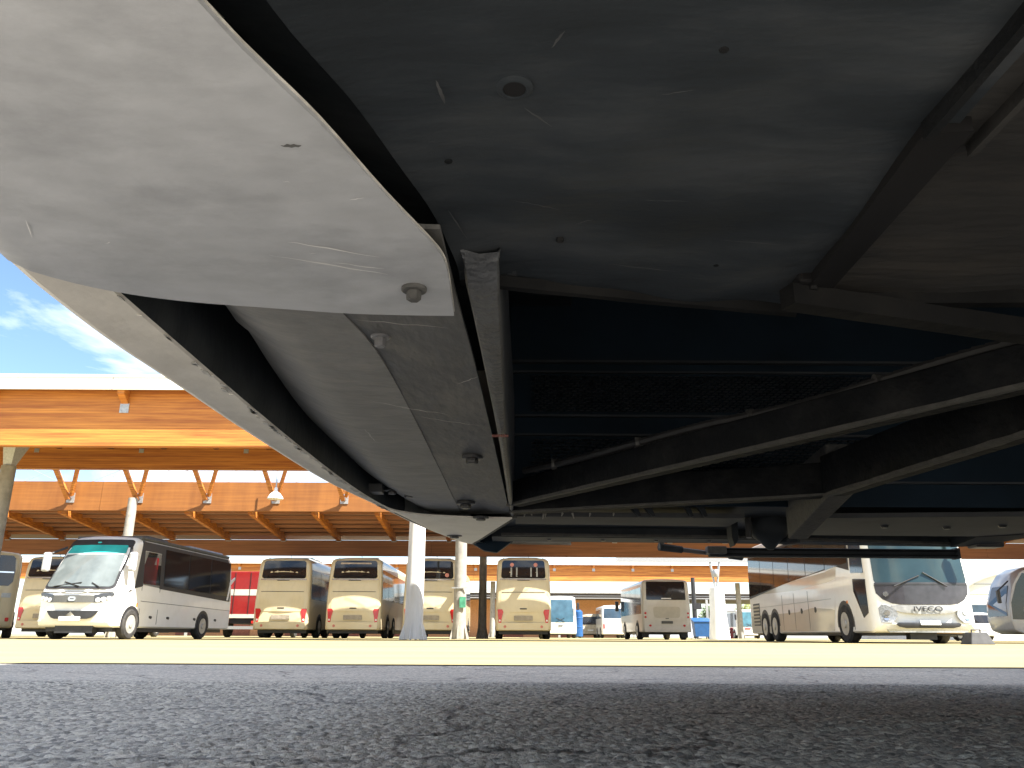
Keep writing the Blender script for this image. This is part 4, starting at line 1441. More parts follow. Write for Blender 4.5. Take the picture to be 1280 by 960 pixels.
# ================================================================== the coach overhead
BO = (3.0, 1.38, 0.0)
bus = thing('overhead_coach', 'grey coach close overhead, seen from below, with worn bumper and black underseal', 'coach', BO)


def P(m, name, material, parent=None, **k):
    o = m.build(name, material, parent or bus, off=BO, **k)
    return o


def lerp(a, b, t):
    return a + (b - a) * t


def poly(pts, t):
    """point at fraction t (by length) of a polyline of (x,y)"""
    ls = [math.dist(a, b) for a, b in zip(pts[:-1], pts[1:])]
    d = t * sum(ls)
    for (a, b, l) in zip(pts[:-1], pts[1:], ls):
        if d <= l or l == ls[-1] and (a, b) == (pts[-2], pts[-1]):
            u = min(1, d / l) if l else 0
            return tuple(lerp(p, q, u) for p, q in zip(a, b))
        d -= l
    return pts[-1]


def smooth_path(pts, n=40):
    """Catmull-Rom through pts"""
    out = []
    Q = [pts[0]] + list(pts) + [pts[-1]]
    seg = len(pts) - 1
    for i in range(n + 1):
        u = i / n * seg
        k = min(int(u), seg - 1)
        t = u - k
        a, b, c, d = Q[k], Q[k + 1], Q[k + 2], Q[k + 3]
        out.append(tuple(.5 * ((2 * b[j]) + (-a[j] + c[j]) * t + (2 * a[j] - 5 * b[j] + 4 * c[j] - d[j]) * t * t + (-a[j] + 3 * b[j] - 3 * c[j] + d[j]) * t ** 3)
                         for j in range(len(a))))
    return out


def px(u, v, z):
    """bench measurement of the underside: point at height z on the sight line through a photo pixel"""
    x = (u - 640) / 1000
    y = (480 - v) / 1000
    r = R(.28)
    x, y = x * math.cos(r) - y * math.sin(r), x * math.sin(r) + y * math.cos(r)
    c, s = math.cos(PITCH), math.sin(PITCH)
    k = (z - .14) / (s + y * c)
    return (x * k, (c - y * s) * k)


ZL = 0.43
OUT = [(.25, .075), (0.0, .085), (-.18, .13), (-.31, .24), (-.385, .40), (-.417, .591), (-.424, .70), (-.424, .80), (-.417, .92), (-.405, 1.167), (-.376, 1.553), (-.325, 1.863), (-.262, 2.245),
       (-.205, 2.48), (-.13, 2.64), (0.0, 2.70), (.2, 2.715)]
outer = smooth_path(OUT, 96)


def sub(path, y0, y1):
    return [p for p in path if y0 <= p[1] <= y1]


def normals(path):
    out = []
    for i in range(len(path)):
        a, b = path[max(0, i - 1)], path[min(len(path) - 1, i + 1)]
        d = Vector((b[0] - a[0], b[1] - a[1])).normalized()
        out.append((-d.y, d.x))        # to the outside (left of travel direction is -X)
    return out


# outer bumper skin: from the rolled lip up to the bonnet line, all round the front
nrm = normals(outer)
prof = [(-.012, .0), (-.005, .002), (-.001, .006), (0.0, .012), (-.001, .03), (-.004, .10), (-.008, .26), (-.012, .42), (-.02, .60), (-.03, .71)]
rows = []
for (x, y), (nx, ny) in zip(outer, nrm):
    nx, ny = (nx, ny) if nx * (-1) + 0 >= 0 or abs(nx) < .5 else (-nx, -ny)
    rows.append([(x + nx * a, y + ny * a, ZL + b) for a, b in prof])
P(MB().grid(rows), 'bumper_skin', LIPP, smooth=True)

# lower lip flange between the two corner panels, with its inner return
LI = [(-.352, .55), (-.354, .63), (-.354, .752), (-.352, .995), (-.345, 1.302), (-.328, 1.65), (-.300, 1.90), (-.27, 2.0)]
li = smooth_path(LI, 40)
on = [(x - nx_ * .012, y - ny_ * .012) for (x, y), (nx_, ny_) in zip(outer, [(a, b) if a <= 0 else (-a, -b) for a, b in nrm])]
oc = [poly(sub(on, .50, 2.05), i / 40) for i in range(41)]
rows, rows_r = [], []
for (xi, yi), (xo, yo) in zip(li, oc):
    r = [(lerp(xo, xi, t), lerp(yo, yi, t), ZL + .0015 * math.sin(t * 3.1)) for t in (0, .3, .6, .9, 1)]
    r += [(xi + .003, yi, ZL + .002)]
    rows.append(r)
    rows_r.append([(xi + .003, yi, ZL + .002), (xi + .004, yi, ZL + .02), (xi - .004, yi, ZL + .08), (xi - .01, yi, ZL + .17)])
lip = P(MB().grid(rows), 'lower_lip', LIPP, smooth=True)
P(MB().grid(rows_r), 'lip_return', UNDER, lip, smooth=True)  # dark colour put on the return wall for the channel's shade
# pale chips on the lip's inner edge
m = MB()
rnd = random.Random(5)
for k in range(90):
    t = rnd.random() ** .9
    x, y = poly(li, .04 + .9 * t)
    s = rnd.uniform(.0008, .0028) * (1 + y * .6)
    l = rnd.uniform(.002, .014) * (1 + y)
    x += rnd.uniform(-.003, .004)
    m.slab([(x - s, y, ZL - .0012), (x + s * .4, y + l * .3, ZL - .0012), (x, y + l, ZL - .0012), (x - s * 1.3, y + l * .6, ZL - .0012)], .001)
P(m, 'paint_chips', CHIP, lip)['kind'] = 'stuff'

# near corner panel: closes the bumper from below
SEAM = smooth_path([(-.405, .585), (-.354, .629), (-.281, .662), (-.177, .679), (-.104, .684), (-.054, .687)], 24)
DIAG = smooth_path([(-.21, .10), (-.178, .20), (-.145, .311), (-.131, .349), (-.112, .396), (-.087, .474), (-.062, .543), (-.0545, .572), (-.053, .60), (-.0535, .65), (-.054, .687)], 40)
NO = sub(outer, .10, .590)
rows = []
for i in range(41):
    t = i / 40
    a = poly(NO, t)
    b = poly(DIAG, t)
    r = []
    for j in range(25):
        s = j / 24
        x, y = lerp(a[0] + .003, b[0], s), lerp(a[1], b[1], s)
        sx, sy = poly(SEAM, s)
        e = (sx - lerp(NO[-1][0] + .003, DIAG[-1][0], s), sy - lerp(NO[-1][1], DIAG[-1][1], s))
        x += e[0] * t ** 2
        y += e[1] * t ** 2
        z = ZL - .0035 + .004 * max(0, (.06 - s) / .06) ** 2 + .0012 * math.sin(x * 23 + 1) * math.cos(y * 19) - .004 * math.sin(math.pi * s) * (1 - t)
        r.append((x, y, z))
    rows.append(r)
npan = P(MB().grid(rows), 'corner_panel', GREYP, smooth=True, solid=-.004)
# chipped, bare edge along the panel's inner side
m = MB()
pr = None
for i in range(240):
    t = .02 + .975 * i / 239
    x, y = poly(DIAG, t)
    w = .0004 + .0038 * max(0, math.sin(i * .31) * math.sin(i * .113 + 1)) + rnd.uniform(0, .0012)
    w *= (.5 + .9 * t) * (1 if math.sin(i * .23) + math.sin(i * .071 + 2) > -.5 else .25)
    cur = [(x + .0006, y, ZL - .0050), (x - w, y - w * .2, ZL - .0048), (x + .0008, y, ZL - .0035)]
    if pr:
        k = len(m.v)
        m.v += [pr[1], cur[1], cur[0], pr[0], pr[2], cur[2]]
        m.f += [(k, k + 1, k + 2, k + 3), (k + 3, k + 2, k + 5, k + 4)]
    pr = cur
P(m, 'chipped_edge', CHIP, npan)


def ribbon(m, pts, w, z):
    """thin tapering mark along a polyline of (x,y)"""
    n = len(pts)
    L_, R_ = [], []
    for i, p in enumerate(pts):
        a, b = pts[max(0, i - 1)], pts[min(n - 1, i + 1)]
        d = Vector((b[0] - a[0], b[1] - a[1])).normalized()
        ww = w * math.sin(math.pi * (i + .35) / (n - .3)) * rnd.uniform(.6, 1.2)
        L_.append((p[0] - d.y * ww, p[1] + d.x * ww, z))
        R_.append((p[0] + d.y * ww, p[1] - d.x * ww, z))
    m.grid([L_, R_])


def zpan(x, y):
    return ZL - .0052


m = MB()
for a, b, w in (((175, 280), (345, 317), .0008), ((345, 317), (484, 340), .0012), ((360, 299), (474, 318), .0010), ((415, 325), (480, 333), .0009), ((250, 160), (253, 225), .0010),
                ((245, 280), (262, 262), .0007), ((165, 220), (200, 213), .0012), ((140, 206), (190, 214), .0010), ((20, 190), (60, 206), .001), ((330, 130), (350, 150), .0006)):
    pts = [px(lerp(a[0], b[0], t / 9) + rnd.uniform(-1, 1), lerp(a[1], b[1], t / 9) + rnd.uniform(-.7, .7), ZL - .006) for t in range(10)]
    m = MB()
    ribbon(m, pts, w, ZL - .0052 - .003)
    P(m, 'scratch', SCRATCH, npan)
for k in range(34):
    u0, v0 = rnd.uniform(10, 520), rnd.uniform(15, 330)
    if u0 > 250 + v0 * .8 or v0 > 300 + u0 * .05:
        continue
    an, ln = rnd.choice((rnd.uniform(-.35, .35), rnd.uniform(-.35, .35), rnd.uniform(1.2, 1.9))), rnd.uniform(8, 46)
    pts = [px(u0 + math.cos(an) * ln * t / 7 + rnd.uniform(-.4, .4), v0 + math.sin(an) * ln * t / 7 + rnd.uniform(-.4, .4), ZL - .008) for t in range(8)]
    m = MB()
    ribbon(m, pts, rnd.uniform(.00025, .0006), ZL - .0082)
    P(m, 'scratch', SCRATCH if k % 3 else mat('dark_scuff', (.20, .20, .205), .7), npan)
m = MB()
ribbon(m, [px(351 + i * 4.3, 181 + (i % 2), ZL - .008) for i in range(7)], .0016, ZL - .0085)
P(m, 'gouge', mat('dark_gouge', (.08, .08, .08), .8), npan)

# far corner panel
FO = sub(outer, 1.863, 2.64)
FI = [(.002, 2.034), (-.050, 2.27), (-.097, 2.49), (-.12, 2.58), (-.128, 2.635)]
FM = smooth_path([(-.318, 1.845), (-.262, 1.935), (-.21, 1.985), (-.10, 2.02), (.002, 2.034)], 20)
rows = []
for i in range(31):
    t = i / 30
    a, b = poly(FO, t), poly(FI, t)
    r = []
    for j in range(17):
        s = j / 16
        x, y = lerp(a[0] + .012, b[0], s), lerp(a[1], b[1], s)
        sx, sy = poly(FM, s)
        x += (sx - lerp(FO[0][0] + .012, FI[0][0], s)) * (1 - t) ** 2
        y += (sy - lerp(FO[0][1], FI[0][1], s)) * (1 - t) ** 2
        r.append((x, y, ZL - .003 + .015 * max(0, (.2 - s) / .2) ** 2))
    rows.append(r)
fpan = P(MB().grid(rows), 'corner_panel', LIPP, smooth=True, solid=-.004)
m = MB()
for (xa, ya), (xb, yb) in zip(FI[:-1], FI[1:]):
    m.hexa([(xa - .004, ya, ZL - .005), (xa + .012, ya + .004, ZL - .005), (xb + .012, yb + .004, ZL - .005), (xb - .004, yb, ZL - .005),
            (xa - .004, ya, ZL + .03), (xa + .012, ya + .004, ZL + .03), (xb + .012, yb + .004, ZL + .03), (xb - .004, yb, ZL + .03)])
P(m, 'edge_return', FRAMEL, fpan)

# recessed inner panel between the corner panels (two strips, the inner one darker), channel behind the lip
IR = smooth_path([(-.056, .55), (-.051, .687), (-.042, .89), (-.029, 1.266), (-.015, 1.70), (-.003, 2.06)], 40)
BD = smooth_path([(-.185, .55), (-.167, .72), (-.149, .864), (-.140, 1.241), (-.134, 1.75), (-.130, 2.08)], 40)
LW = smooth_path([(-.345, .60), (-.341, .69), (-.318, .79), (-.318, .90), (-.330, 1.05), (-.341, 1.28), (-.337, 1.5), (-.322, 1.8), (-.27, 2.08)], 40)
rows, rows2 = [], []
for i in range(41):
    a, b, c = LW[i], BD[i], IR[i]
    if 2 <= i <= 14:
        a = (a[0] + rnd.uniform(-.006, .006), a[1])
    t = i / 40
    dp = lerp(.105, .035, min(1, t * 1.15))
    r = []
    for j in range(15):
        s = j / 14
        x, y = lerp(a[0], b[0], s), lerp(a[1], b[1], s)
        z = ZL + .014 + .050 * (1 - min(1, s / .55)) ** 1.7 + .0005 * math.sin(y * 14 + s * 5)
        r.append((x, y, z))
    rows.append(r)
    r = []
    for j in range(9):
        s = j / 8
        x, y = lerp(b[0] - .003, c[0], s), lerp(b[1], c[1], s)
        r.append((x, y, ZL + .0125 - .005 * s + .0005 * math.sin(y * 17)))
    rows2.append(r)
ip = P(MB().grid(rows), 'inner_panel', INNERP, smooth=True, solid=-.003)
P(MB().grid([[(-.42, y_, ZL + .16), (-.12, y_, ZL + .16), (-.10, y_, ZL + .09)] for y_ in (.5, 1.0, 1.6, 2.15)]), 'channel_shade_sheet', CAVITY)  # added dark sheet that paints the channel's shade
P(MB().grid([[(x_, .56, ZL + .012), (x_, .56, ZL + .2)] for x_ in (-.40, -.11)]), 'channel_end_shade', CAVITY)  # added dark sheet, painted shade at the channel's near end
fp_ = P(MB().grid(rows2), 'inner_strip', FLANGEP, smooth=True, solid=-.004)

m = MB()
for a, b, w in (((455, 535), (470, 552), .0012), ((480, 505), (560, 518), .0012), ((460, 500), (520, 512), .0010),
                ((520, 520), (600, 532), .0009), ((600, 470), (570, 480), .0008), ((560, 410), (440, 398), .0008), ((640, 640), (560, 643), .0015)):
    pts = [px(lerp(a[0], b[0], t / 9) + rnd.uniform(-1, 1), lerp(a[1], b[1], t / 9) + rnd.uniform(-.8, .8), ZL + .004) for t in range(10)]
    m = MB()
    ribbon(m, pts, w, ZL + .0035)
    P(m, 'scuff', mat('grey_scuff', (.36, .35, .33), .7), ip)


def bolt(u, v0, z, r, h, material=BOLT, nm='bolt', parent=None):
    x, y = px(u, v0, z - h)
    m = MB()
    m.lathe([(r * 1.75, z + .002), (r * 1.75, z - h * .22), (r * 1.55, z - h * .3)], (x, y, 0), 18)
    o = P(m, 'washer', material, parent, smooth=True)
    m = MB()
    m.lathe([(r * 1.02, z - h * .28), (r * 1.05, z - h * .6), (r, z - h * .92), (r * .75, z - h)], (x, y, 0), 6)
    return P(m, nm, material, parent)


bolt(517, 376, ZL - .008, .0062, .012)
bolt(475, 434, ZL + .014, .0060, .014, mat('pale_bolt', (.19, .19, .20), .45, .3))
bolt(590, 580, ZL + .006, .0105, .012, BLACK)
bolt(582, 636, ZL + .008, .0125, .014, BLACK)
bolt(601, 651, ZL - .007, .0115, .008, BLACK)
bolt(568, 673, ZL - .007, .013, .008, BLACK)
bolt(490, 618, ZL + .025, .010, .010, BLACK)
bolt(511, 622, ZL + .02, .010, .010, BLACK)
x, y = px(462, 612, ZL + .02)
P(MB().box(x - .03, x + .03, y - .02, y + .02, ZL + .012, ZL + .03), 'clip', BLACK)

# angle iron along the bumper's inner side
AL = [(-.046, .600), (-.044, .61), (-.042, .618), (-.034, .807), (-.019, 1.266), (-.004, 1.965), (-.001, 2.06)]
AR = [(-.010, .606), (-.011, .615), (-.012, .625), (-.011, .833), (-.008, 1.265), (.006, 1.965), (.008, 2.06)]
m = MB()
al, ar = smooth_path(AL, 30), smooth_path(AR, 30)
rows = []
for (xa, ya), (xb, yb) in zip(al, ar):
    j = rnd.uniform(-.0006, .0006) + .016 * max(0, min(1, (.64 - ya) / .04))
    rows.append([(xa, ya, ZL + .09), (xa, ya, ZL + .004 + j), (xa + .002, ya, ZL + .001 + j), (lerp(xa, xb, .5), yb, ZL - .001 + j), (xb - .0015, yb, ZL + .001 + j), (xb, yb, ZL + .005 + j), (xb, yb, ZL + .30)])
ai = P(m.grid(rows), 'angle_iron', ANGLE, smooth=True)
x, y = px(615, 543, ZL - .002)
xb, yb = px(636, 543, ZL - .002)
m = MB()
for i in range(8):
    t0, t1 = i / 8, (i + .8) / 8
    m.tube((lerp(x, xb, t0), y, ZL - .004), (lerp(x, xb, t1), y, ZL - .004), .0022, n=6)
P(m, 'twisted_tie', mat('rusty_red', (.16, .055, .045), .7), ai)

# black floor plate and its rolled edge, nearest the camera
ZP = .452
kz = (ZP - .14) / .29
def sc(p):
    return (p[0] * kz, p[1] * kz)

PL = smooth_path([sc(p) for p in ((-.17, .10), (-.138, .21), (-.112, .31), (-.078, .419), (-.056, .50), (-.042, .575), (-.040, .612))], 30)
rows, wall = [], []
E_ = smooth_path([sc(p) for p in ((-.044, .614), (-.014, .622), (.055, .638), (.15, .659), (.262, .681))], 30)
for i in range(31):
    t = i / 30
    a = poly(PL, t)
    r = []
    for j in range(41):
        s = j / 40
        bx, by = .285, lerp(.10, E_[-1][1], t)
        x, y = lerp(a[0], bx, s), lerp(a[1], by, s)
        ex, ey = poly(E_, s)
        x += (ex - lerp(PL[-1][0], bx, s)) * t ** 3
        y += (ey - lerp(PL[-1][1], E_[-1][1], s)) * t ** 3
        z = ZP + .0028 * math.sin(x * 21 + 2 * y) * math.cos(y * 17 + 1) + .0016 * math.sin(x * 47 + y * 31) + .006 * max(0, .12 - s) / .12 * -1
        r.append((x, y, z))
    rows.append(r)
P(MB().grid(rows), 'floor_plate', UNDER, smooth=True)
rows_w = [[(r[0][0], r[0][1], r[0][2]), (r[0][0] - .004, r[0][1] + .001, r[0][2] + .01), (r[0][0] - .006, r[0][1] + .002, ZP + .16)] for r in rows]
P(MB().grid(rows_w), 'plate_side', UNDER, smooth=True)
gl = []
for i in range(31):
    a, b = poly(DIAG, i / 30), poly(PL, i / 30)
    gl.append([(a[0] - .05, a[1], ZP + .03), (a[0] + .004, a[1], ZP + .012), (b[0] + .03, b[1], ZP + .012)])
P(MB().grid(gl), 'gap_shade_sheet', UNDER, smooth=True)  # added dark sheet; its tone stands in for the gap's shaded wall
# rolled edge
m = MB()
pr = None
rr = []
for i, (x, y) in enumerate(E_):
    w = .0045 + .0006 * math.sin(i * .7)
    rr.append([(x, y - .004, ZP + .002), (x, y + .002, ZP - .006), (x + .001, y + w + .003, ZP - .0075), (x + .002, y + w * 2 + .003, ZP - .003), (x + .002, y + w * 2 + .003, ZP + .12)])
P(m.grid(rr), 'rolled_edge', FRAMED, smooth=True)
# drain hole with a raised rim
hx_, hy_ = px(643, 109, ZP)
m = MB().lathe([(.0115, ZP + .003), (.0112, ZP - .0008), (.0085, ZP - .0022), (.0070, ZP - .002), (.0066, ZP + .004)], (hx_, hy_, 0), 20)
dh = P(m, 'drain_rim', UNDER, smooth=True)
P(MB().lathe([(.0068, ZP - .0016), (.0068, ZP - .0010)], (hx_, hy_, 0), 16), 'drain_dark_disc', mat('rib_black', (.011, .011, .012), .7, spec=.1), dh)  # flat black disc painted as the hole's darkness
for u_, v_ in ((752, 170), (895, 330), (700, 300), (905, 60), (560, 200)):
    x, y = px(u_, v_, ZP)
    P(MB().lathe([(.0032, ZP + .003), (.0032, ZP - .0012), (.0020, ZP - .002)], (x, y, 0), 8), 'screw', FRAME)
PSMEAR = mat('plate_scratch', (.045, .046, .05), .7, var=.4, vscale=50)
for a, b, w in (((655, 135), (690, 158), .0007), ((545, 100), (556, 130), .0012), ((690, 60), (706, 38), .0008), ((560, 262), (585, 300), .0007), ((800, 250), (860, 252), .0004),
                ((640, 250), (700, 262), .0004), ((900, 300), (980, 306), .0004), ((760, 330), (850, 340), .0005), ((720, 280), (742, 274), .0004), ((820, 120), (870, 112), .0004)):
    pts = [px(lerp(a[0], b[0], t / 9) + rnd.uniform(-.5, .5), lerp(a[1], b[1], t / 9) + rnd.uniform(-.5, .5), ZP - .005) for t in range(10)]
    m = MB()
    ribbon(m, pts, w, ZP - .005)
    P(m, 'scratch', PSMEAR)
# serrated disc peeping out behind the plate edge
dx_, dy_ = px(664, 353, ZP + .002)
m = MB()
pts = []
for i in range(96):
    a = 2 * math.pi * i / 96
    r_ = .0265 if i % 2 else .0250
    pts.append((dx_ + r_ * math.cos(a), dy_ + r_ * math.sin(a), ZP + .004))
P(m.slab(pts, .003), 'serrated_disc', MESHM)

# second floor plate to the right, behind the slanted rib
rows = []
for i in range(25):
    t = i / 24
    r = []
    for j in range(31):
        s = j / 30
        x = lerp(.283, 2.3, s)
        y = lerp(.09, .722, t)
        z = ZP + .006 + .002 * math.sin(x * 19 + 1) * math.cos(y * 23) + .0012 * math.sin(x * 41 + y * 37)
        r.append((x, y, z))
    rows.append(r)
P(MB().grid(rows), 'floor_plate', UNDERB, smooth=True)
ra, rb_ = px(1262, 0, ZP - .01), px(1160, 172, ZP - .01)
rc_ = px(1008, 362, ZP - .01)
m = MB().bar((ra[0] + .02, ra[1] - .16, ZP - .012), (rb_[0], rb_[1], ZP - .012), .006, .02)
P(m, 'rib', FRAME)
m = MB()
m.hexa([(rb_[0] - .002, rb_[1], ZP - .007), (rb_[0] + .030, rb_[1], ZP - .005), (rc_[0] + .028, rc_[1] + .01, ZP - .005), (rc_[0] + .004, rc_[1] + .01, ZP - .007),
        (rb_[0] - .002, rb_[1], ZP + .006), (rb_[0] + .030, rb_[1], ZP + .006), (rc_[0] + .028, rc_[1] + .01, ZP + .006), (rc_[0] + .004, rc_[1] + .01, ZP + .006)])
P(m, 'rib_slot_dark', mat('rib_black', (.011, .011, .012), .7, spec=.1))  # solid black strip painted as the darkness of a slot
m = MB().bar((ra[0] + .062, ra[1] - .10, ZP - .004), (rb_[0] + .045, rb_[1] + .03, ZP - .004), .005, .012)
P(m, 'rib', UNDERB)
# bracket with bolt where the rib ends
bx, by = px(1000, 362, ZP - .01)
P(MB().box(bx - .002, bx + .024, by - .008, by + .014, ZP - .006, ZP + .01), 'rib_bracket', mat('rib_black', (.011, .011, .012), .7, spec=.1), bevel=.003)
P(MB().lathe([(.005, ZP - .010), (.005, ZP)], (bx + .012, by + .002, 0), 6), 'bolt', FRAME)
# plain edge of the second plate, slanted brace below it
e0, e1 = px(1005, 379, ZP - .004), px(1280, 376, ZP - .004)
P(MB().bar((e0[0], e0[1], ZP - .006), (e1[0] + 1.4, e1[1] - .01, ZP - .006), .012, .09), 'plate_edge', FRAMED)
b0, b1 = px(985, 382, ZL - .002), px(1280, 424, ZL - .002)
d = (b1[0] - b0[0], b1[1] - b0[1])
P(MB().bar((b0[0], b0[1], ZL - .003), (b0[0] + d[0] * 2.2, b0[1] + d[1] * 2.2, ZL - .003), .020, .02), 'slanted_brace', FRAMED)

# cavity: back wall with two expanded-metal grilles, ceiling, side wall
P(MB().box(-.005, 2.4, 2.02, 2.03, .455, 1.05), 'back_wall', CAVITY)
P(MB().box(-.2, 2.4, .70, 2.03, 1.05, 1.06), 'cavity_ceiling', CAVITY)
for z0, z1, nz in ((.697, .797, 15), (.525, .626, 12)):
    m = MB()
    k = 0
    for i in range(nz):
        z = lerp(z0, z1, (i + .5) / nz)
        x = .05 + (.009 if i % 2 else 0)
        while x < 1.0:
            hh = (z1 - z0) / nz
            m.hexa([(x, 2.012, z - hh * .16), (x + .013, 2.010, z - hh * .16), (x + .013, 2.018, z + hh * .16), (x, 2.019, z + hh * .16),
                    (x + .001, 2.004, z), (x + .012, 2.003, z), (x + .012, 2.006, z + hh * .3), (x + .001, 2.006, z + hh * .3)])
            x += .018
    g = P(m, 'grille', MESHM)
    g['kind'] = 'stuff'
    for z in (z0 - .012, z1 + .008):
        P(MB().box(-.003, 1.6, 2.006, 2.018, z, z + .005), 'grille_rail', MESHM)
P(MB().box(-.003, 1.6, 2.0, 2.02, .832, .838), 'grille_rail', MESHM)


# frame members under the cavity
def beam(p, q, w, h, z, nm, mw=FRAME, edge=.006):
    o = P(MB().bar((p[0], p[1], z), (q[0], q[1], z), w, h), nm, mw, bevel=.003)
    d = Vector((q[0] - p[0], q[1] - p[1], 0)).normalized()
    s = d.cross(Vector((0, 0, 1)))
    if s.y > 0:
        s = -s
    # paler bottom arris on the side facing the camera
    a, b = Vector((p[0], p[1], z)) + s * (w / 2 - edge * .6), Vector((q[0], q[1], z)) + s * (w / 2 - edge * .6)
    m = MB()
    n = 60
    pr = None
    for i in range(n + 1):
        t = i / n
        c = a.lerp(b, t)
        k = edge * (.55 + .6 * rnd.random())
        cur = [tuple(c - s * k + Vector((0, 0, -.0012))), tuple(c + s * edge * .75 + Vector((0, 0, -.0012))), tuple(c + s * edge * .75 + Vector((0, 0, .003 + k * .3)))]
        if pr:
            kk = len(m.v)
            m.v += [pr[0], pr[1], cur[1], cur[0], pr[2], cur[2]]
            m.f += [(kk, kk + 1, kk + 2, kk + 3), (kk + 1, kk + 4, kk + 5, kk + 2)]
        pr = cur
    P(m, 'pale_edge', FRAMEL, o)
    return o


p0, p1 = px(640, 633, ZL), px(1280, 488, ZL)
d = (p1[0] - p0[0], p1[1] - p0[1])
beam((p0[0] + .004, p0[1]), (p0[0] + d[0] * 1.5, p0[1] + d[1] * 1.5), .040, .055, ZL, 'diagonal_brace')
p0, p1 = px(641, 639.5, ZL - .002), px(1048, 617.5, ZL - .002)
beam((p0[0], p0[1] + .02), (p1[0] - .01, p1[1] + .02), .05, .07, ZL - .004, 'cross_member', edge=.003)
q0, q1 = px(1050, 617, ZL - .006), px(1280, 547, ZL - .006)
d = (q1[0] - q0[0], q1[1] - q0[1])
beam((q0[0] + d[0] * 2.2, q0[1] + d[1] * 2.2), (q0[0] - d[0] * .05, q0[1] - d[1] * .05), .045, .085, ZL - .008, 'frame_rail', edge=.010)
q2 = px(985, 673, ZL - .05)
P(MB().hexa([(q0[0] - .02, q0[1], ZL - .006), (q0[0] + .03, q0[1], ZL - .006), (q2[0] + .05, q2[1], ZL - .052), (q2[0], q2[1], ZL - .052),
             (q0[0] - .02, q0[1], ZL + .10), (q0[0] + .03, q0[1], ZL + .10), (q2[0] + .05, q2[1], ZL + .10), (q2[0], q2[1], ZL + .10)]), 'hanger_arm', FRAMEL, bevel=.004)

# pan strips, sill rails and skirt along the far side
ZS = .432
PANL = mat('pale_grey_pan', (.060, .062, .066), .7, spec=.1, var=.15, vscale=7, dirt=(.035, .035, .036), dirt_amt=.6, dirt_scale=9)
P(MB().slab([(.012, 2.055, ZS), (.60, 2.070, ZS), (.60, 2.235, ZS), (.012, 2.20, ZS)], .012), 'floor_pan', PANL)
P(MB().slab([(.80, 2.06, ZS), (1.285, 2.01, ZS), (1.62, 1.99, ZS), (1.56, 2.24, ZS), (1.50, 2.36, ZS), (1.40, 2.43, ZS), (.86, 2.42, ZS)], .012), 'floor_pan', PANL)
for xx, yy in ((1.02, 2.2), (1.20, 2.22), (1.33, 2.18)):
    P(MB().lathe([(.008, ZS - .006), (.012, ZS + .001)], (xx, yy, 0), 8), 'rivet', BLACK)
P(MB().slab([(-.12, 2.03, ZS + .03), (1.58, 2.03, ZS + .03), (1.56, 2.66, ZS + .03), (-.10, 2.66, ZS + .03)], .01), 'channel_top', UNDER)
P(MB().slab([(1.40, 2.43, ZS - .002), (1.50, 2.36, ZS - .002), (1.56, 2.40, ZS - .002), (1.50, 2.60, ZS - .010), (1.44, 2.66, ZS - .008)], .03), 'pan_end', FLOORG)
P(MB().bar((-.03, 2.464, ZS), (.66, 2.505, ZS), .010, .008), 'sill_bead', FRAMEL)
P(MB().bar((.66, 2.505, ZS), (1.47, 2.665, ZS), .010, .008), 'sill_bead', FRAMEL)
P(MB().slab([(-.06, 2.492, ZS), (.66, 2.53, ZS), (1.47, 2.685, ZS), (1.47, 2.72, ZS), (.66, 2.645, ZS), (-.06, 2.622, ZS)], .05), 'sill_rail', UNDER)
for k in range(5):
    P(MB().lathe([(.007, ZS - .004), (.009, ZS + .001)], (.12 + k * .17, 2.56 + .006 * k, 0), 8), 'rivet', BLACK)
# small brackets hanging from the cross member, sealant drips
for x0_, x1_, zt in ((.300, .322, .46), (.334, .358, .46), (.439, .456, .465), (.470, .492, .465)):
    P(MB().extr([(x0_, 2.05, zt), (x1_, 2.05, zt), (x1_ + .010, 2.05, .434), (x1_ + .003, 2.05, .432)], (0, .012, 0)), 'hanging_bracket', UNDER)
m = MB()
for xx, l in ((.035, .006), (.05, .003), (.082, .012), (.087, .007), (.13, .004), (.155, .010), (.20, .005), (.26, .003)):
    m.tube((xx, 2.035, ZL + .008), (xx + rnd.uniform(-.004, .004), 2.03, ZL + .004 - l), .0028, .0010, 5)
P(m, 'sealant_drips', mat('pale_sealant', (.24, .23, .21), .7))['kind'] = 'stuff'
# pivot housing and hanger plate
P(MB().extr([(.624, 2.28, .52), (.644, 2.28, .52), (.640, 2.28, .40), (.628, 2.28, .385), (.622, 2.28, .41)], (0, .05, 0)), 'hanger_plate', UNDER)
P(MB().lathe([(.058, .52), (.060, .47), (.056, .43), (.044, .41), (.030, .40), (.008, .376)], (.735, 2.30, 0), 18), 'pivot_housing', UNDER, smooth=True)
P(MB().tube((.672, 2.27, .50), (.664, 2.26, .405), .013, .008, 10), 'hose', BLACK)
P(MB().lathe([(.026, .412), (.030, .404), (.030, .396), (.016, .392)], (.792, 2.31, 0), 12), 'pivot_nut', UNDER)
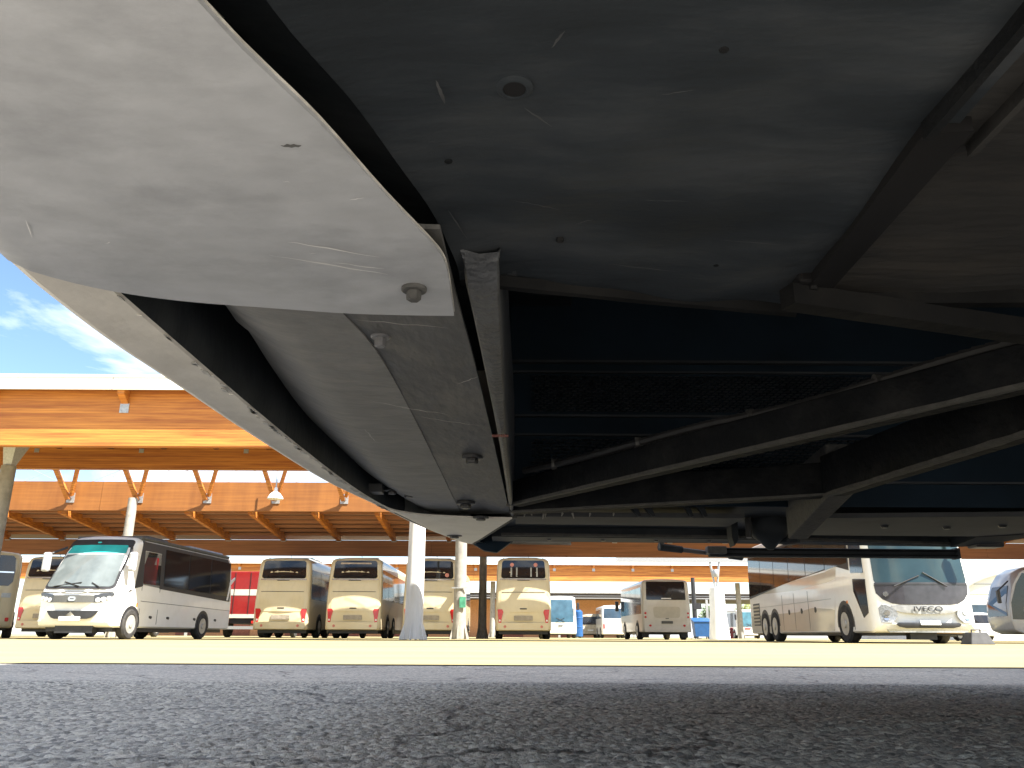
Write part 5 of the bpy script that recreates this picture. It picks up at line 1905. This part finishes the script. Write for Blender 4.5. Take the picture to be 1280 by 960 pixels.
# lowered skirt flap and its stay rod
P(MB().bar((.668, 2.75, .398), (1.50, 2.75, .396), .03, .030), 'skirt_flap', UNDER, bevel=.004)
P(MB().bar((.668, 2.732, .418), (1.50, 2.732, .416), .006, .006), 'flap_bead', FRAME)
P(MB().bar((.668, 2.732, .404), (1.50, 2.732, .402), .005, .004), 'flap_bead', FRAME)
P(MB().box(.655, .72, 2.71, 2.745, .405, .43), 'flap_bracket', BOLT, bevel=.003)
P(MB().box(1.495, 1.51, 2.73, 2.77, .394, .43), 'flap_end', UNDER, bevel=.003)
s0, s1 = (.50, 2.70, .424), (.775, 2.80, .404)
sr = P(MB().tube(s0, s1, .0085, .0075, 10), 'stay_rod', mat('grey_stay', (.085, .082, .08), .5))
def along(t):
    return tuple(lerp(p, q, t) for p, q in zip(s0, s1))
P(MB().tube(along(-.03), along(.26), .013, .012, 10), 'rod_socket', UNDER, sr)
P(MB().tube(along(.90), along(1.07), .0115, .0115, 10), 'rod_end', UNDER, sr)
P(MB().tube((s0[0], s0[1], .420), (s0[0], s0[1], .445), .010, .010, 8), 'rod_pin', BOLT, sr)
P(MB().tube((s1[0], s1[1], .400), (s1[0], s1[1], .428), .008, .008, 8), 'rod_pin', BOLT, sr)
# black wedge bracket below the far corner
w_ = [px(583, 672, .40), px(606, 688, .40), px(620, 690, .40), px(640, 676, .40)]
YW = 2.66
def pxy(u, v0, Y):
    x = (u - 640) / 1000
    y = (480 - v0) / 1000
    r = R(.28)
    x, y = x * math.cos(r) - y * math.sin(r), x * math.sin(r) + y * math.cos(r)
    c, s = math.cos(PITCH), math.sin(PITCH)
    k = Y / (c - y * s)
    return (x * k, Y, (s + y * c) * k + .14)
P(MB().extr([pxy(582, 674, YW), pxy(605, 688, YW), pxy(621, 690.5, YW), pxy(641, 676, YW), pxy(640, 660, YW), pxy(600, 660, YW)], (0, .035, 0)), 'corner_bracket', CAVITY)
# rubber block at the skirt's end
P(MB().box(1.47, 1.56, 2.56, 2.62, .415, .45), 'rubber_block', BLACK, bevel=.006)

# body shell above: sides, front, windscreen, roof, wheels
BODY = mat('coach_body_grey', (.50, .49, .47), .35, coat=.4, var=.05)
HB = 3.45
m = MB()
rows = []
for (x, y), (nx, ny) in zip(outer, nrm):
    nx, ny = (nx, ny) if nx <= 0 or abs(nx) < .5 else (-nx, -ny)
    r = []
    for z, back in ((1.14, .03), (1.35, .035), (1.9, .07), (2.6, .13), (3.1, .19), (3.35, .25), (HB, .40)):
        f = max(0.0, min(1.0, 1 - (x + .43) / .65))
        r.append((x + back * f, y + (.04 if y < 1.38 else -.04) * back, z))
    rows.append(r)
P(MB().grid(rows), 'front_skin', BODY, smooth=True)
LW_ = 11.6
def sidewall(y, yo, nm):
    sg = 1 if y > 1.38 else -1
    P(MB().box(.2, LW_, min(y, yo), max(y, yo), 1.42, 1.78), nm, BODY)
    P(MB().box(.2, LW_, min(y, yo), max(y, yo), 3.0, HB), nm, BODY)
    for a, b in ((.2, 1.75), (3.1, 7.6), (9.0, LW_)):
        P(MB().box(a, b, min(y, yo), max(y, yo), .47, 1.418), 'side_panel', BODY)
    for k in range(6):
        a = .25 + k * 1.88
        P(MB().box(a, a + 1.82, min(y, yo) + .01, max(y, yo) - .01, 1.782, 2.998), 'side_window', TINT)
    for k in range(7):
        a = .2 + k * 1.88 - (.03 if k else 0)
        P(MB().box(a, a + .055, min(y, yo), max(y, yo), 1.781, 2.999), 'window_pillar', BLACK)
sidewall(2.66, 2.715, 'side_wall')
sidewall(.06, .115, 'side_wall')
P(MB().box(-.1, LW_, .10, 2.68, HB + .002, HB + .06), 'roof', BODY, bevel=.02)
P(MB().box(LW_ + .002, LW_ + .08, .06, 2.715, .47, HB), 'rear_wall', BODY)
P(MB().box(.1, LW_, .12, 2.65, 1.07, 1.12), 'cabin_floor', UNDER)
P(MB().box(-.28, .16, .2, 2.58, 1.0, 1.06), 'front_bulkhead', UNDER)
P(MB().box(2.45, 2.5, .8, 2.0, .5, 1.06), 'axle_bulkhead', UNDER)
for wx in (2.42, 8.3):
    for wy in (.16, 2.62):
        inn = .30 if wy < 1.38 else -.30
        t = MB().lathe([(.30, 0), (.46, -.01 * (1 if inn > 0 else -1)), (.50, inn * .2), (.50, inn * .85), (.46, inn), (.3, inn)], (wx, wy, .5), 26, 'y')
        w1_ = P(t, 'wheel', RUBBER, smooth=True)
        P(MB().lathe([(.30, inn * .1), (.2, inn * .3), (.1, inn * .1), (.02, 0)], (wx, wy, .5), 20, 'y'), 'rim', RIM, w1_, smooth=True)
    P(MB().tube((wx, .45, .5), (wx, 2.33, .5), .07), 'axle', UNDER)


HOSE = mat('ribbed_hose', (.030, .030, .032), .6, var=.3, vscale=40)
m = MB()
pth = smooth_path([(.03, 1.80, .50), (.16, 1.62, .495), (.33, 1.40, .50), (.47, 1.20, .492), (.62, .98, .50), (.85, .70, .50)], 90)
for a, b in zip(pth[:-1], pth[1:]):
    m.tube(a, b, .0085, .0068, 8)
P(m, 'ribbed_hose', HOSE, smooth=True)
for t in (.12, .3, .5, .7):
    a = pth[int(t * 90)]
    P(MB().lathe([(.0115, -.006), (.0115, .006)], a, 10, 'x'), 'hose_clip', BOLT)
m = MB()
pth = smooth_path([(.70, 1.72, .462), (.74, 1.45, .455), (.775, 1.18, .452), (.82, .85, .455)], 40)
for a, b in zip(pth[:-1], pth[1:]):
    m.tube((a[0] - .035, a[1], a[2]), (b[0] - .035, b[1], b[2]), .005, .005, 6)
P(m, 'brake_pipe', BOLT, smooth=True)
